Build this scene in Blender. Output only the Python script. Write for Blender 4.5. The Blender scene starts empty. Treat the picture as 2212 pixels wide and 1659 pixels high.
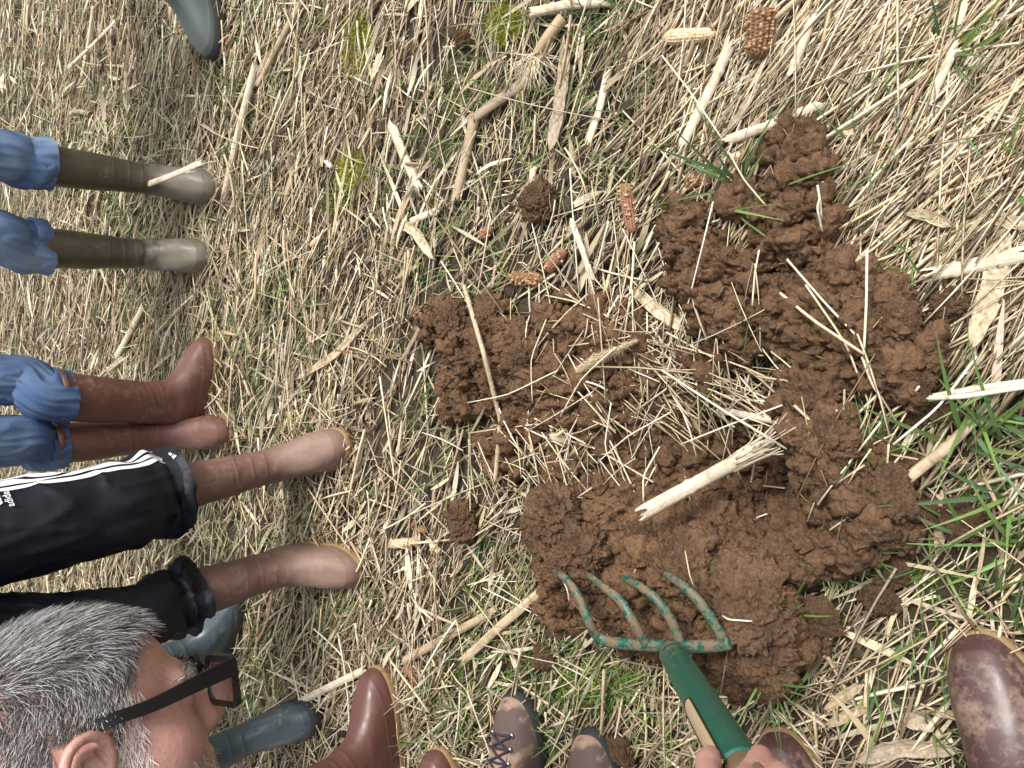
import bpy, bmesh, math, random
import numpy as np
from mathutils import Vector, Matrix

random.seed(7)
rng = np.random.default_rng(11)
SC = bpy.context.scene
COL = SC.collection

# ------------------------------------------------------------------ camera, sky, sun, exposure
CAM_H, FPX, CX, CY = 1.25, 1662.3, 1106.0, 829.5          # photo measured on a 2212 x 1659 grid
_n = np.array([2468.7 - CX, 685.8 - CY, FPX]); _n /= np.linalg.norm(_n)
_up = -_n
_Y = np.array([0, 0, 1.0]) - _up * _up[2]; _Y /= np.linalg.norm(_Y)
_X = np.cross(_Y, _up)
RW = np.stack([_X, _Y, _up])                              # camera (right, down, forward) -> world
CPOS = np.array([0, 0, CAM_H])

def ray(u, v):
    return RW @ np.array([(u - CX) / FPX, (v - CY) / FPX, 1.0])
def G(u, v, z=0.0):
    """ground point (height z) under a photo position"""
    r = ray(u, v)
    return CPOS + r * ((z - CAM_H) / r[2])
def AT(u, v, d):
    """point at depth d along the line of sight"""
    return CPOS + ray(u, v) * d
def pxm(u, v):
    """grid pixels per metre on the ground there"""
    r = ray(u, v)
    return FPX / ((0 - CAM_H) / r[2])
def proj(P):
    q = (np.asarray(P) - CPOS) @ RW
    return CX + FPX * q[..., 0] / q[..., 2], CY + FPX * q[..., 1] / q[..., 2], q[..., 2]

cam = bpy.data.cameras.new("camera"); camo = bpy.data.objects.new("camera", cam); COL.objects.link(camo)
cam.sensor_width = 36; cam.lens = 36 * FPX / 2212; cam.clip_start = 0.02; cam.clip_end = 400
m = Matrix.Identity(4)
for i in range(3):
    m[i][0] = RW[i, 0]; m[i][1] = -RW[i, 1]; m[i][2] = -RW[i, 2]; m[i][3] = CPOS[i]
camo.matrix_world = m
SC.camera = camo

SUN_EL, SUN_AZ = math.radians(58), math.radians(108)        # azimuth measured from +Y towards +X
W = bpy.data.worlds.new("World"); SC.world = W; W.use_nodes = True
nt = W.node_tree; nt.nodes.clear()
sky = nt.nodes.new("ShaderNodeTexSky"); sky.sky_type = 'NISHITA'; sky.sun_disc = False
sky.sun_elevation = SUN_EL; sky.sun_rotation = SUN_AZ; sky.air_density = 1.0; sky.dust_density = 4.0; sky.ozone_density = 1.0
hsv = nt.nodes.new("ShaderNodeHueSaturation"); hsv.inputs["Saturation"].default_value = 0.15
bg = nt.nodes.new("ShaderNodeBackground"); bg.inputs[1].default_value = 0.125
wo = nt.nodes.new("ShaderNodeOutputWorld")
nt.links.new(sky.outputs[0], hsv.inputs["Color"]); nt.links.new(hsv.outputs[0], bg.inputs[0]); nt.links.new(bg.outputs[0], wo.inputs[0])
sl = bpy.data.lights.new("sun", 'SUN'); sl.energy = 1.6; sl.angle = math.radians(15); sl.color = (1, 0.96, 0.9)
so = bpy.data.objects.new("sun", sl); COL.objects.link(so)
sd = Vector((math.sin(SUN_AZ) * math.cos(SUN_EL), math.cos(SUN_AZ) * math.cos(SUN_EL), math.sin(SUN_EL)))
so.rotation_euler = sd.to_track_quat('Z', 'Y').to_euler(); so.location = (2, 2, 4)
SC.view_settings.view_transform = 'Standard'; SC.view_settings.look = 'None'
SC.view_settings.exposure = 1.1; SC.view_settings.gamma = 1
SC.cycles.max_bounces = 6; SC.cycles.diffuse_bounces = 3; SC.cycles.glossy_bounces = 2; SC.cycles.transparent_max_bounces = 6

# ------------------------------------------------------------------ noise
_perm = np.random.default_rng(3).permutation(256); _perm = np.concatenate([_perm, _perm, _perm])
_grad = np.random.default_rng(4).normal(size=(256, 3)); _grad /= np.linalg.norm(_grad, axis=1)[:, None]
def perlin(p):
    p = np.asarray(p, float); i = np.floor(p).astype(int); f = p - i; i &= 255
    u = f * f * f * (f * (f * 6 - 15) + 10)
    out = 0
    for dx in (0, 1):
        wx = u[:, 0] if dx else 1 - u[:, 0]
        for dy in (0, 1):
            wy = u[:, 1] if dy else 1 - u[:, 1]
            for dz in (0, 1):
                wz = u[:, 2] if dz else 1 - u[:, 2]
                h = _perm[_perm[_perm[(i[:, 0] + dx) & 255] + ((i[:, 1] + dy) & 255)] + ((i[:, 2] + dz) & 255)]
                g = _grad[h]
                out = out + wx * wy * wz * (g[:, 0] * (f[:, 0] - dx) + g[:, 1] * (f[:, 1] - dy) + g[:, 2] * (f[:, 2] - dz))
    return out * 1.5
def fbm(p, octv=4, gain=0.5, lac=2.03):
    p = np.asarray(p, float); a = 1.0; s = 0
    for k in range(octv):
        s = s + a * perlin(p + 17.3 * k); p = p * lac; a *= gain
    return s
def xyz(x, y, z=0.0):
    return np.stack([x, y, np.full_like(x, z) if np.isscalar(z) else z], 1)
def lumps(x, y, s, seed=0):
    """rounded crumbs: 1 at a crumb's middle, falling to 0 in the gaps"""
    x = x / s; y = y / s
    ix = np.floor(x).astype(int); iy = np.floor(y).astype(int)
    best = np.zeros_like(x)
    for dx in (-1, 0, 1):
        for dy in (-1, 0, 1):
            cx = ix + dx; cy = iy + dy
            h = _perm[_perm[(cx + seed * 31) & 255] + (cy & 255)]
            h2 = _perm[_perm[(cx + seed * 57 + 91) & 255] + ((cy + 13) & 255)]
            h3 = _perm[_perm[(cx + 7) & 255] + ((cy + seed * 11 + 71) & 255)]
            px = cx + h / 255.0; py = cy + h2 / 255.0; r = 0.45 + 0.55 * h3 / 255.0
            d2 = ((x - px) ** 2 + (y - py) ** 2) / (r * r)
            best = np.maximum(best, np.sqrt(np.clip(1 - d2, 0, 1)) * r)
    return best

# ------------------------------------------------------------------ mesh helpers
def mesh_np(name, V, F, mat=None, cols=None, smooth=True):
    """F: one (n,4) or (n,3) array, or a list of such arrays"""
    V = np.asarray(V, np.float32)
    Fs = F if isinstance(F, list) else [F]
    Fs = [np.asarray(f, np.int32) for f in Fs if len(f)]
    me = bpy.data.meshes.new(name)
    me.vertices.add(len(V)); me.vertices.foreach_set("co", V.ravel())
    tot = np.concatenate([np.full(len(f), f.shape[1], np.int32) for f in Fs])
    loops = np.concatenate([f.ravel() for f in Fs])
    me.loops.add(len(loops)); me.loops.foreach_set("vertex_index", loops)
    me.polygons.add(len(tot)); st = np.concatenate([[0], np.cumsum(tot)[:-1]]).astype(np.int32)
    me.polygons.foreach_set("loop_start", st)
    try: me.polygons.foreach_set("loop_total", tot)
    except Exception: pass
    me.polygons.foreach_set("use_smooth", np.full(len(tot), smooth, bool))
    if cols is not None:
        a = me.color_attributes.new("tint", 'FLOAT_COLOR', 'POINT')
        c = np.ones((len(V), 4), np.float32); c[:, :3] = cols
        a.data.foreach_set("color", c.ravel())
    me.update(calc_edges=True); me.validate()
    if mat: me.materials.append(mat)
    return me
def link(name, me, parent=None, loc=None):
    o = bpy.data.objects.new(name, me); COL.objects.link(o)
    if parent: o.parent = parent
    if loc is not None: o.location = loc
    return o
def tag(o, label, cat, group=None):
    o["label"] = label; o["category"] = cat
    if group: o["group"] = group
    return o
def kind(o, k, label=None):
    o["kind"] = k
    if label: o["label"] = label
    return o
def empty(name, loc, label, cat, group=None):
    o = bpy.data.objects.new(name, None); COL.objects.link(o); o.location = loc; o.empty_display_size = 0.05
    return tag(o, label, cat, group)
class MB:
    """collects pieces, then makes one mesh"""
    def __init__(s): s.V = []; s.Q = []; s.T = []; s.C = []; s.n = 0
    def add(s, V, Q=None, T=None, c=None):
        V = np.asarray(V, float).reshape(-1, 3)
        if Q is not None and len(Q): s.Q.append(np.asarray(Q) + s.n)
        if T is not None and len(T): s.T.append(np.asarray(T) + s.n)
        s.V.append(V)
        if c is not None: s.C.append(np.broadcast_to(np.asarray(c, float), V.shape))
        s.n += len(V)
    def mesh(s, name, mat, smooth=True):
        F = []
        if s.Q: F.append(np.concatenate(s.Q))
        if s.T: F.append(np.concatenate(s.T))
        return mesh_np(name, np.concatenate(s.V), F, mat, np.concatenate(s.C) if s.C else None, smooth)
def ringfaces(nr, nc, closed=True, off=0):
    a = np.arange(nr - 1)[:, None] * nc; j = np.arange(nc if closed else nc - 1)[None]
    j2 = (j + 1) % nc
    return (np.stack([a + j, a + j2, a + nc + j2, a + nc + j], -1).reshape(-1, 4) + off)
def frames(P, hint=(0, 0, 1)):
    P = np.asarray(P, float); T = np.gradient(P, axis=0); T /= np.linalg.norm(T, axis=1)[:, None]
    h = np.asarray(hint, float); A = np.zeros_like(P)
    for i, t in enumerate(T):
        a = h - t * (h @ t); L = np.linalg.norm(a)
        if L < 1e-3: a = np.cross(t, [1, 0.3, 0]); L = np.linalg.norm(a)
        A[i] = a / L; h = A[i]
    return T, A, np.cross(T, A)
def tube(P, r, n=12, cap=True, flat=1.0, hint=(0, 0, 1), phase=0.0):
    """tube along P (k,3); r scalar or (k,) or (k,n)"""
    P = np.asarray(P, float); k = len(P)
    T, A, B = frames(P, hint)
    r = np.asarray(r, float); 
    if r.ndim == 0: r = np.full(k, float(r))
    if r.ndim == 1: r = np.repeat(r[:, None], n, 1)
    th = np.arange(n) * 2 * np.pi / n + phase
    V = P[:, None] + r[..., None] * (flat * np.cos(th)[None, :, None] * A[:, None] + np.sin(th)[None, :, None] * B[:, None])
    V = V.reshape(-1, 3); Q = ringfaces(k, n); Tt = []
    if cap:
        V = np.concatenate([V, P[:1], P[-1:]]); j = np.arange(n); j2 = (j + 1) % n
        Tt = np.concatenate([np.stack([j2, j, np.full(n, k * n)], 1), np.stack([(k - 1) * n + j, (k - 1) * n + j2, np.full(n, k * n + 1)], 1)])
    return V, Q, Tt
def smooth_path(P, n):
    P = np.asarray(P, float)
    if len(P) < 3: 
        t = np.linspace(0, 1, n)[:, None]; return P[0] * (1 - t) + P[-1] * t
    d = np.concatenate([[0], np.cumsum(np.linalg.norm(np.diff(P, axis=0), axis=1))]); t = np.linspace(0, d[-1], n * 3)
    Q = np.stack([np.interp(t, d, P[:, i]) for i in range(3)], 1)
    w = max(2, n // 4); ker = np.ones(2 * w + 1) / (2 * w + 1)
    pad = np.concatenate([np.repeat(Q[:1], w, 0) - (Q[1:w + 1][::-1] - Q[0]) * 1.0, Q, np.repeat(Q[-1:], w, 0)])
    pad = np.concatenate([2 * Q[0] - Q[1:w + 1][::-1], Q, 2 * Q[-1] - Q[-w - 1:-1][::-1]])
    S = np.stack([np.convolve(pad[:, i], ker, 'valid') for i in range(3)], 1)
    return S[np.linspace(0, len(S) - 1, n).astype(int)]
_ico = {}
def ico(sub):
    if sub not in _ico:
        b = bmesh.new(); bmesh.ops.create_icosphere(b, subdivisions=sub, radius=1)
        b.verts.ensure_lookup_table()
        _ico[sub] = (np.array([v.co[:] for v in b.verts]), np.array([[v.index for v in f.verts] for f in b.faces])); b.free()
    return _ico[sub]
def rotz(a):
    c, s = math.cos(a), math.sin(a); return np.array([[c, -s, 0], [s, c, 0], [0, 0, 1]])
def rrot():
    q = rng.normal(size=4); q /= np.linalg.norm(q); w, x, y, z = q
    return np.array([[1 - 2 * (y * y + z * z), 2 * (x * y - z * w), 2 * (x * z + y * w)], [2 * (x * y + z * w), 1 - 2 * (x * x + z * z), 2 * (y * z - x * w)], [2 * (x * z - y * w), 2 * (y * z + x * w), 1 - 2 * (x * x + y * y)]])

# ------------------------------------------------------------------ materials
class NT:
    def __init__(s, name):
        s.m = bpy.data.materials.new(name); s.m.use_nodes = True; s.t = s.m.node_tree
        s.b = s.t.nodes["Principled BSDF"]
        s.co = s.t.nodes.new("ShaderNodeTexCoord").outputs["Object"]
    def n(s, typ, **kw):
        x = s.t.nodes.new(typ)
        for k, v in kw.items():
            if k in x.inputs: x.inputs[k].default_value = v
            else: setattr(x, k, v)
        return x
    def l(s, a, b): s.t.links.new(a, b)
    def noise(s, scale, detail=6, rough=0.6, vec=None, dist=0.0):
        x = s.n("ShaderNodeTexNoise"); x.inputs["Scale"].default_value = scale; x.inputs["Detail"].default_value = detail
        x.inputs["Roughness"].default_value = rough; x.inputs["Distortion"].default_value = dist
        s.l(vec or s.co, x.inputs["Vector"]); return x.outputs["Fac"]
    def ramp(s, fac, stops):
        r = s.n("ShaderNodeValToRGB"); e = r.color_ramp.elements
        while len(e) < len(stops): e.new(0.5)
        for el, (p, c) in zip(e, stops):
            el.position = p; el.color = (*(c if not np.isscalar(c) else (c, c, c)), 1)
        s.l(fac, r.inputs[0]); return r.outputs[0]
    def mix(s, fac, a, b, mode='MIX'):
        x = s.n("ShaderNodeMix", data_type='RGBA', blend_type=mode)
        for i, v in ((0, fac), (6, a), (7, b)):
            if hasattr(v, "links") or hasattr(v, "is_linked"): s.l(v, x.inputs[i])
            else: x.inputs[i].default_value = v if i == 0 else (*v, 1)
        return x.outputs[2]
    def attr(s, name="tint"):
        a = s.n("ShaderNodeAttribute", attribute_name=name); return a.outputs["Color"]
    def map(s, scale):
        mp = s.n("ShaderNodeMapping"); mp.inputs["Scale"].default_value = scale; s.l(s.co, mp.inputs["Vector"]); return mp.outputs[0]
    def bump(s, h, strength=0.5, dist=0.002):
        b = s.n("ShaderNodeBump"); b.inputs["Strength"].default_value = strength; b.inputs["Distance"].default_value = dist
        s.l(h, b.inputs["Height"])
        if s.b.inputs["Normal"].is_linked: s.l(s.b.inputs["Normal"].links[0].from_socket, b.inputs["Normal"])
        s.l(b.outputs[0], s.b.inputs["Normal"])
    def base(s, c):
        if hasattr(c, "is_linked"): s.l(c, s.b.inputs["Base Color"])
        else: s.b.inputs["Base Color"].default_value = (*c, 1)
        return s
    def rough(s, r):
        if hasattr(r, "is_linked"): s.l(r, s.b.inputs["Roughness"])
        else: s.b.inputs["Roughness"].default_value = r
        return s

def m_soil(name, dark, mid, light, bumpd=0.006, k=1.0):
    t = NT(name)
    n1 = t.noise(14 * k, 8, 0.65); n2 = t.noise(130 * k, 5, 0.7); n3 = t.noise(3.5 * k, 3)
    c = t.mix(t.ramp(n1, [(0.35, 0), (0.68, 1)]), dark, mid)
    c = t.mix(t.ramp(n2, [(0.45, 0), (0.75, 0.75)]), c, light)
    c = t.mix(t.ramp(n3, [(0.4, 0), (0.7, 0.35)]), c, (light[0] * 1.05, light[1] * 0.95, light[2] * 0.85))
    t.base(c).rough(0.9); t.b.inputs["Specular IOR Level"].default_value = 0.25
    v = t.n("ShaderNodeTexVoronoi"); v.inputs["Scale"].default_value = 170 * k; t.l(t.co, v.inputs["Vector"])
    t.bump(v.outputs["Distance"], 0.7, bumpd * 0.8)
    t.bump(t.noise(75 * k, 8, 0.75), 1.0, bumpd * 1.3)
    return t.m
M = {}
M['soil'] = m_soil("dug soil", (0.078, 0.042, 0.0225), (0.160, 0.090, 0.049), (0.245, 0.150, 0.087))
M['clod'] = m_soil("clod soil", (0.082, 0.045, 0.024), (0.168, 0.096, 0.053), (0.250, 0.155, 0.091), 0.008, 0.05)
def m_ground():
    t = NT("field soil")
    n1 = t.noise(9, 8, 0.65); n2 = t.noise(70, 5, 0.7); n3 = t.noise(2.2, 4)
    c = t.mix(t.ramp(n1, [(0.35, 0), (0.68, 1)]), (0.034, 0.023, 0.015), (0.080, 0.054, 0.034))
    c = t.mix(t.ramp(n2, [(0.5, 0), (0.75, 0.6)]), c, (0.13, 0.092, 0.06))
    c = t.mix(t.ramp(n3, [(0.5, 0), (0.68, 0.5)]), c, (0.075, 0.085, 0.022))
    t.base(c).rough(0.92); t.bump(t.noise(55, 8, 0.75), 1.0, 0.014)
    return t.m
M['ground'] = m_ground()
def m_tint(name, rough=0.6, streak=None, bump=0.3, spec=0.3, sss=0.0, transl=0.0):
    t = NT(name); c = t.attr()
    n = t.noise(220, 4, 0.6)
    c = t.mix(t.ramp(n, [(0.35, 0.0), (0.75, 0.45)]), c, (0.16, 0.11, 0.065))if streak else t.mix(0.0, c, c)
    t.base(c).rough(rough); t.b.inputs["Specular IOR Level"].default_value = spec
    if transl:
        tr = t.n("ShaderNodeBsdfTranslucent"); t.l(c, tr.inputs[0]); mx = t.n("ShaderNodeMixShader"); mx.inputs[0].default_value = transl
        out = t.t.nodes["Material Output"]; t.l(t.b.outputs[0], mx.inputs[1]); t.l(tr.outputs[0], mx.inputs[2]); t.l(mx.outputs[0], out.inputs[0])
    return t.m
M['straw'] = m_tint("dry straw", 0.55, True)
M['litter'] = m_tint("crushed litter", 0.75, True)
M['leaf'] = m_tint("dead maize leaf", 0.65, True)
M['grass'] = m_tint("grass blade", 0.42, None, spec=0.4, transl=0.3)
M['moss'] = m_tint("moss", 0.8, None, spec=0.1)
def m_stalk(name, a, b, dark):
    t = NT(name)
    n = t.noise(1.0, 6, 0.6, t.map((330, 330, 9))); n2 = t.noise(26, 5, 0.65); n3 = t.noise(140, 3); oi = t.n("ShaderNodeObjectInfo")
    c = t.mix(t.ramp(n, [(0.36, 0), (0.62, 1)]), a, b); c = t.mix(t.ramp(n, [(0.60, 0), (0.68, .85)]), c, dark)
    rv = t.n("ShaderNodeMath", operation='MULTIPLY'); t.l(oi.outputs["Random"], rv.inputs[0]); rv.inputs[1].default_value = .55; c = t.mix(rv.outputs[0], c, tuple(.5 * (p + q) for p, q in zip(b, dark)))
    c = t.mix(t.ramp(n2, [(0.55, 0), (0.66, 0.7)]), c, dark)
    c = t.mix(t.ramp(n3, [(0.68, 0), (0.72, 0.8)]), c, (0.09, 0.06, 0.04))
    t.base(c).rough(0.6); t.bump(n, 0.6, 0.003); return t.m
M['stalk_white'] = m_stalk("bleached maize stalk", (0.72, 0.65, 0.52), (0.56, 0.465, 0.335), (0.36, 0.27, 0.175))
M['stalk_tan'] = m_stalk("tan maize stalk", (0.56, 0.455, 0.31), (0.40, 0.305, 0.195), (0.20, 0.14, 0.085))
M['stalk_grey'] = m_stalk("weathered maize stalk", (0.46, 0.38, 0.27), (0.30, 0.22, 0.145), (0.10, 0.07, 0.045))
M['pith'] = m_stalk("stalk pith", (0.66, 0.54, 0.35), (0.40, 0.29, 0.17), (0.16, 0.1, 0.06))
def m_rubber(name, c1, c2, mud, mudamt=0.5, rough=0.42, dust=0.0):
    t = NT(name)
    n = t.noise(7, 6, 0.6); n2 = t.noise(60, 8, 0.75); n3 = t.noise(13, 5, 0.65)
    c = t.mix(n, c1, c2)
    msk = t.ramp(t.mix(0.45, n2, n3), [(0.62 - 0.22 * mudamt, 0), (0.70 - 0.16 * mudamt, 0.75)])
    c = t.mix(msk, c, mud)
    if dust:                                                     # dried mud film over the foot, ragged at its upper edge
        z = t.n('ShaderNodeSeparateXYZ'); t.l(t.co, z.inputs[0]); a_ = t.n('ShaderNodeMath', operation='MULTIPLY_ADD'); t.l(n3, a_.inputs[0]); a_.inputs[1].default_value = -.16; t.l(z.outputs[2], a_.inputs[2])
        d_ = t.n('ShaderNodeMapRange'); t.l(a_.outputs[0], d_.inputs[0]); d_.inputs[1].default_value = .03; d_.inputs[2].default_value = .075; d_.inputs[3].default_value = dust; d_.inputs[4].default_value = 0
        c = t.mix(d_.outputs[0], c, mud)
    t.base(c).rough(t.ramp(n2, [(0.3, rough - 0.1), (0.7, rough + 0.18)]))
    t.bump(n2, 0.12, 0.002); return t.m
M['rub_brown'] = m_rubber("brown boot rubber", (0.118, 0.048, 0.036), (0.155, 0.070, 0.052), (0.24, 0.155, 0.11), 0.42, 0.55)
M['rub_dusty'] = m_rubber("dusty brown boot rubber", (0.130, 0.066, 0.051), (0.175, 0.098, 0.078), (0.235, 0.16, 0.12), 0.55, 0.58, .4)
M['rub_rust'] = m_rubber("russet boot rubber", (0.088, 0.036, 0.028), (0.115, 0.050, 0.039), (0.24, 0.15, 0.10), 0.12, 0.4)
M['rub_olive'] = m_rubber("olive boot rubber", (0.055, 0.045, 0.028), (0.082, 0.068, 0.044), (0.19, 0.165, 0.13), 0.3, 0.42, .62)
M['rub_slate'] = m_rubber("slate boot rubber", (0.036, 0.054, 0.064), (0.066, 0.088, 0.100), (0.27, 0.26, 0.20), 0.3, 0.32)
M['rub_grey'] = m_rubber("grey green boot rubber", (0.085, 0.105, 0.098), (0.130, 0.155, 0.150), (0.2, 0.2, 0.16), 0.1, 0.36)
M['rub_dark'] = m_rubber("dark brown boot rubber", (0.050, 0.022, 0.020), (0.078, 0.040, 0.036), (0.235, 0.165, 0.125), 0.62, 0.36)
M['sole_tan'] = m_rubber("tan sole rubber", (0.29, 0.185, 0.092), (0.235, 0.145, 0.072), (0.12, 0.072, 0.042), 0.5, 0.65)
M['sole_black'] = m_rubber("black sole rubber", (0.018, 0.020, 0.022), (0.035, 0.036, 0.038), (0.10, 0.075, 0.05), 0.2, 0.5)
M['sole_brown'] = m_rubber("brown sole rubber", (0.20, 0.14, 0.10), (0.24, 0.18, 0.13), (0.12, 0.08, 0.05), 0.3, 0.6)
def m_cloth(name, c1, c2, wear, fine=900, rough=0.85, bump=0.2):
    t = NT(name)
    n = t.noise(9, 5, 0.6); n2 = t.noise(fine, 2); n3 = t.noise(3.3, 4, 0.5, None, 0.5)
    c = t.mix(n, c1, c2); c = t.mix(t.ramp(n3, [(0.45, 0), (0.66, 0.9)]), c, wear)
    c = t.mix(t.ramp(n2, [(0.3, 0.0), (0.8, 0.25)]), c, wear)
    t.base(c).rough(rough); t.b.inputs["Specular IOR Level"].default_value = 0.25
    t.bump(n2, bump, 0.0008); t.bump(t.noise(28, 4, 0.6), 0.25, 0.006); return t.m
M['denim'] = m_cloth("mid blue denim", (0.024, 0.058, 0.155), (0.055, 0.11, 0.245), (0.22, 0.31, 0.43))
M['denim_faded'] = m_cloth("faded blue denim", (0.045, 0.090, 0.20), (0.085, 0.155, 0.29), (0.28, 0.37, 0.48))
M['track'] = m_cloth("black tracksuit cloth", (0.005, 0.0055, 0.009), (0.007, 0.008, 0.013), (0.012, 0.013, 0.019), 700, 0.55, 0.05)
M['cloth_green'] = m_cloth("dark green jacket cloth", (0.02, 0.03, 0.022), (0.03, 0.045, 0.03), (0.04, 0.055, 0.04))
M['cloth_navy'] = m_cloth("navy jacket cloth", (0.02, 0.025, 0.045), (0.03, 0.035, 0.06), (0.045, 0.05, 0.08))
M['cloth_grey'] = m_cloth("grey work cloth", (0.10, 0.10, 0.10), (0.14, 0.14, 0.14), (0.2, 0.2, 0.2))
def m_plain(name, c, rough=0.5, spec=0.4, metal=0.0, bump=None):
    t = NT(name); n = t.noise(40, 5)
    t.base(t.mix(t.ramp(n, [(0.3, 0), (0.8, 0.5)]), c, tuple(x * 0.72 for x in c))).rough(rough)
    t.b.inputs["Specular IOR Level"].default_value = spec; t.b.inputs["Metallic"].default_value = metal
    if bump: t.bump(t.noise(bump, 5), 0.3, 0.001)
    return t.m
M['white'] = m_plain("white stripe cloth", (0.72, 0.73, 0.76), 0.8)
M['black_plastic'] = m_plain("black spectacle plastic", (0.008, 0.008, 0.009), 0.22, 0.5)
M['lace'] = m_plain("dark bootlace", (0.035, 0.028, 0.040), 0.85)
M['eyelet'] = m_plain("metal eyelet", (0.55, 0.54, 0.52), 0.35, 0.5, 1.0)
M['worm'] = m_plain("earthworm skin", (0.34, 0.17, 0.16), 0.3)
M['kernel'] = m_plain("maize kernel", (0.37, 0.215, 0.11), 0.4)
M['kernel_pale'] = m_plain("pale maize kernel", (0.46, 0.30, 0.18), 0.45)
M['kernel_gold'] = m_plain("golden kernel", (0.70, 0.46, 0.10), 0.35)
M['stone'] = m_soil("ochre stone", (0.17, 0.095, 0.045), (0.25, 0.14, 0.065), (0.34, 0.20, 0.10), 0.003)
def m_glass():
    t = NT("spectacle lens"); t.b.inputs["Base Color"].default_value = (1, 1, 1, 1); t.b.inputs["Roughness"].default_value = 0.02
    t.b.inputs["Transmission Weight"].default_value = 1; t.b.inputs["IOR"].default_value = 1.12; return t.m
M['glass'] = m_glass()
def m_green():
    t = NT("muddy green enamel")
    n = t.noise(30, 6, 0.6); n2 = t.noise(190, 6, 0.7); n3 = t.noise(60, 5, 0.65)
    c = t.mix(n, (0.003, 0.070, 0.047), (0.007, 0.105, 0.070))
    z = t.n("ShaderNodeSeparateXYZ"); t.l(t.co, z.inputs[0])
    fade = t.n("ShaderNodeMapRange"); t.l(z.outputs[2], fade.inputs[0])
    fade.inputs[1].default_value = 0.02; fade.inputs[2].default_value = 0.20; fade.inputs[3].default_value = 0.012; fade.inputs[4].default_value = -0.105
    ad = t.n("ShaderNodeMath", operation='ADD'); t.l(t.mix(0.5, n2, n3), ad.inputs[0]); t.l(fade.outputs[0], ad.inputs[1])
    k = t.n("ShaderNodeMath", operation='MULTIPLY'); t.l(t.ramp(ad.outputs[0], [(0.49, 0), (0.525, 1)]), k.inputs[0]); k.inputs[1].default_value = .93
    c = t.mix(k.outputs[0], c, (0.165, 0.105, 0.062))
    t.base(c).rough(t.mix(k.outputs[0], (0.32,) * 3, (0.9,) * 3)); t.bump(t.mix(0.5, n2, n3), 0.5, 0.003); return t.m
M['green'] = m_green()
def m_wood():
    t = NT("worn ash wood"); n = t.noise(1.0, 6, 0.6, t.map((260, 260, 16))); n2 = t.noise(20, 4)
    c = t.mix(n, (0.52, 0.40, 0.25), (0.38, 0.27, 0.15)); c = t.mix(t.ramp(n2, [(0.55, 0), (0.75, 0.5)]), c, (0.22, 0.15, 0.08))
    t.base(c).rough(0.6); return t.m
M['wood'] = m_wood()
def m_leather():
    t = NT("muddy boot leather"); n = t.noise(15, 7, 0.65); n2 = t.noise(90, 5, 0.65); n3 = t.noise(9, 5)
    c = t.mix(n2, (0.30, 0.205, 0.150), (0.235, 0.155, 0.112))
    c = t.mix(t.ramp(n3, [(0.52, 0), (0.57, 0.85)]), c, (0.055, 0.038, 0.036))
    c = t.mix(t.ramp(n, [(0.58, 0), (0.63, 0.9)]), c, (0.20, 0.125, 0.07))
    t.base(c).rough(0.8); t.bump(n2, 0.4, 0.002); return t.m
M['leather'] = m_leather()
def m_skin():
    t = NT("skin"); n = t.noise(22, 5, 0.6); n2 = t.noise(260, 4, 0.6); n3 = t.noise(55, 4)
    c = t.mix(n, (0.46, 0.28, 0.225), (0.47, 0.23, 0.19))
    c = t.mix(t.ramp(n3, [(0.5, 0), (0.72, 0.45)]), c, (0.37, 0.15, 0.115))
    t.base(c).rough(0.5); t.b.inputs["Subsurface Weight"].default_value = 0.06
    t.b.inputs["Subsurface Radius"].default_value = (0.012, 0.004, 0.002); t.b.inputs["Subsurface Scale"].default_value = 0.5
    c2 = t.mix(t.ramp(n2, [(.48, 0), (.74, .32)]), c, (.27, .11, .085)); t.base(c2); t.bump(n2, 0.35, 0.0013); t.bump(t.noise(70, 5, .6, None, .8), .25, .002); return t.m
M['skin'] = m_skin()
M['hair'] = m_tint("grey hair", 0.4, None, spec=0.45)
M['cob_red'] = m_tint("red maize cob", 0.75, None)

# ------------------------------------------------------------------ the field's surface
# dug soil: (u, v, radius in grid px, height) on the photo grid, each turned into a ground spot
HEAP = [(960,700,58,.05),(1005,790,70,.065),(1060,720,62,.05),(1110,790,85,.065),(1180,830,85,.055),(1235,890,95,.045),(1130,910,85,.045),(1000,855,45,.05),(1310,850,80,.03),
  (1300,720,70,.02),(1210,720,70,.03),(1080,990,60,.03),
  (1500,540,70,.055),(1530,620,90,.065),(1600,700,80,.055),(1680,420,66,.05),(1720,490,88,.065),(1695,315,42,.04),(1745,330,40,.04),(1735,400,50,.04),(1650,600,80,.035),(1750,700,110,.06),
  (1850,650,90,.05),(1900,720,105,.06),(1945,800,90,.06),(1770,800,90,.06),(1750,870,80,.065),(1790,950,95,.095),(1815,1020,95,.085),(1870,1090,108,.085),(1840,1160,80,.065),(1765,1185,75,.06),(1930,1120,50,.05),
  (1470,480,50,.035),(1600,420,40,.03),(1780,560,60,.03),
  (1200,1120,74,.08),(1235,1200,82,.085),(1280,1120,74,.06),(1300,1240,82,.085),(1400,1210,100,.08),(1450,1150,90,.055),(1380,1105,80,.045),(1500,1240,100,.085),(1600,1270,100,.09),(1640,1350,95,.09),(1640,1430,72,.08),
  (1690,1180,62,.03),(1200,1300,60,.05),(1230,1040,70,.03),(1560,1380,80,.06),(1345,1335,55,.05),(1425,1350,60,.05),(1500,1345,60,.06),(1480,1400,50,.03),(1360,790,90,.02),(1420,860,100,.018),(1470,800,80,.016),(1350,720,70,.02),(1570,1190,80,.04),
  (1420,930,110,.022),(1530,950,110,.022),(1600,1040,120,.022),(1480,1060,100,.022),(1330,990,100,.022),(1200,960,100,.018),(1660,960,80,.022),(1560,1120,90,.022),(1680,1080,90,.022)]
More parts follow.
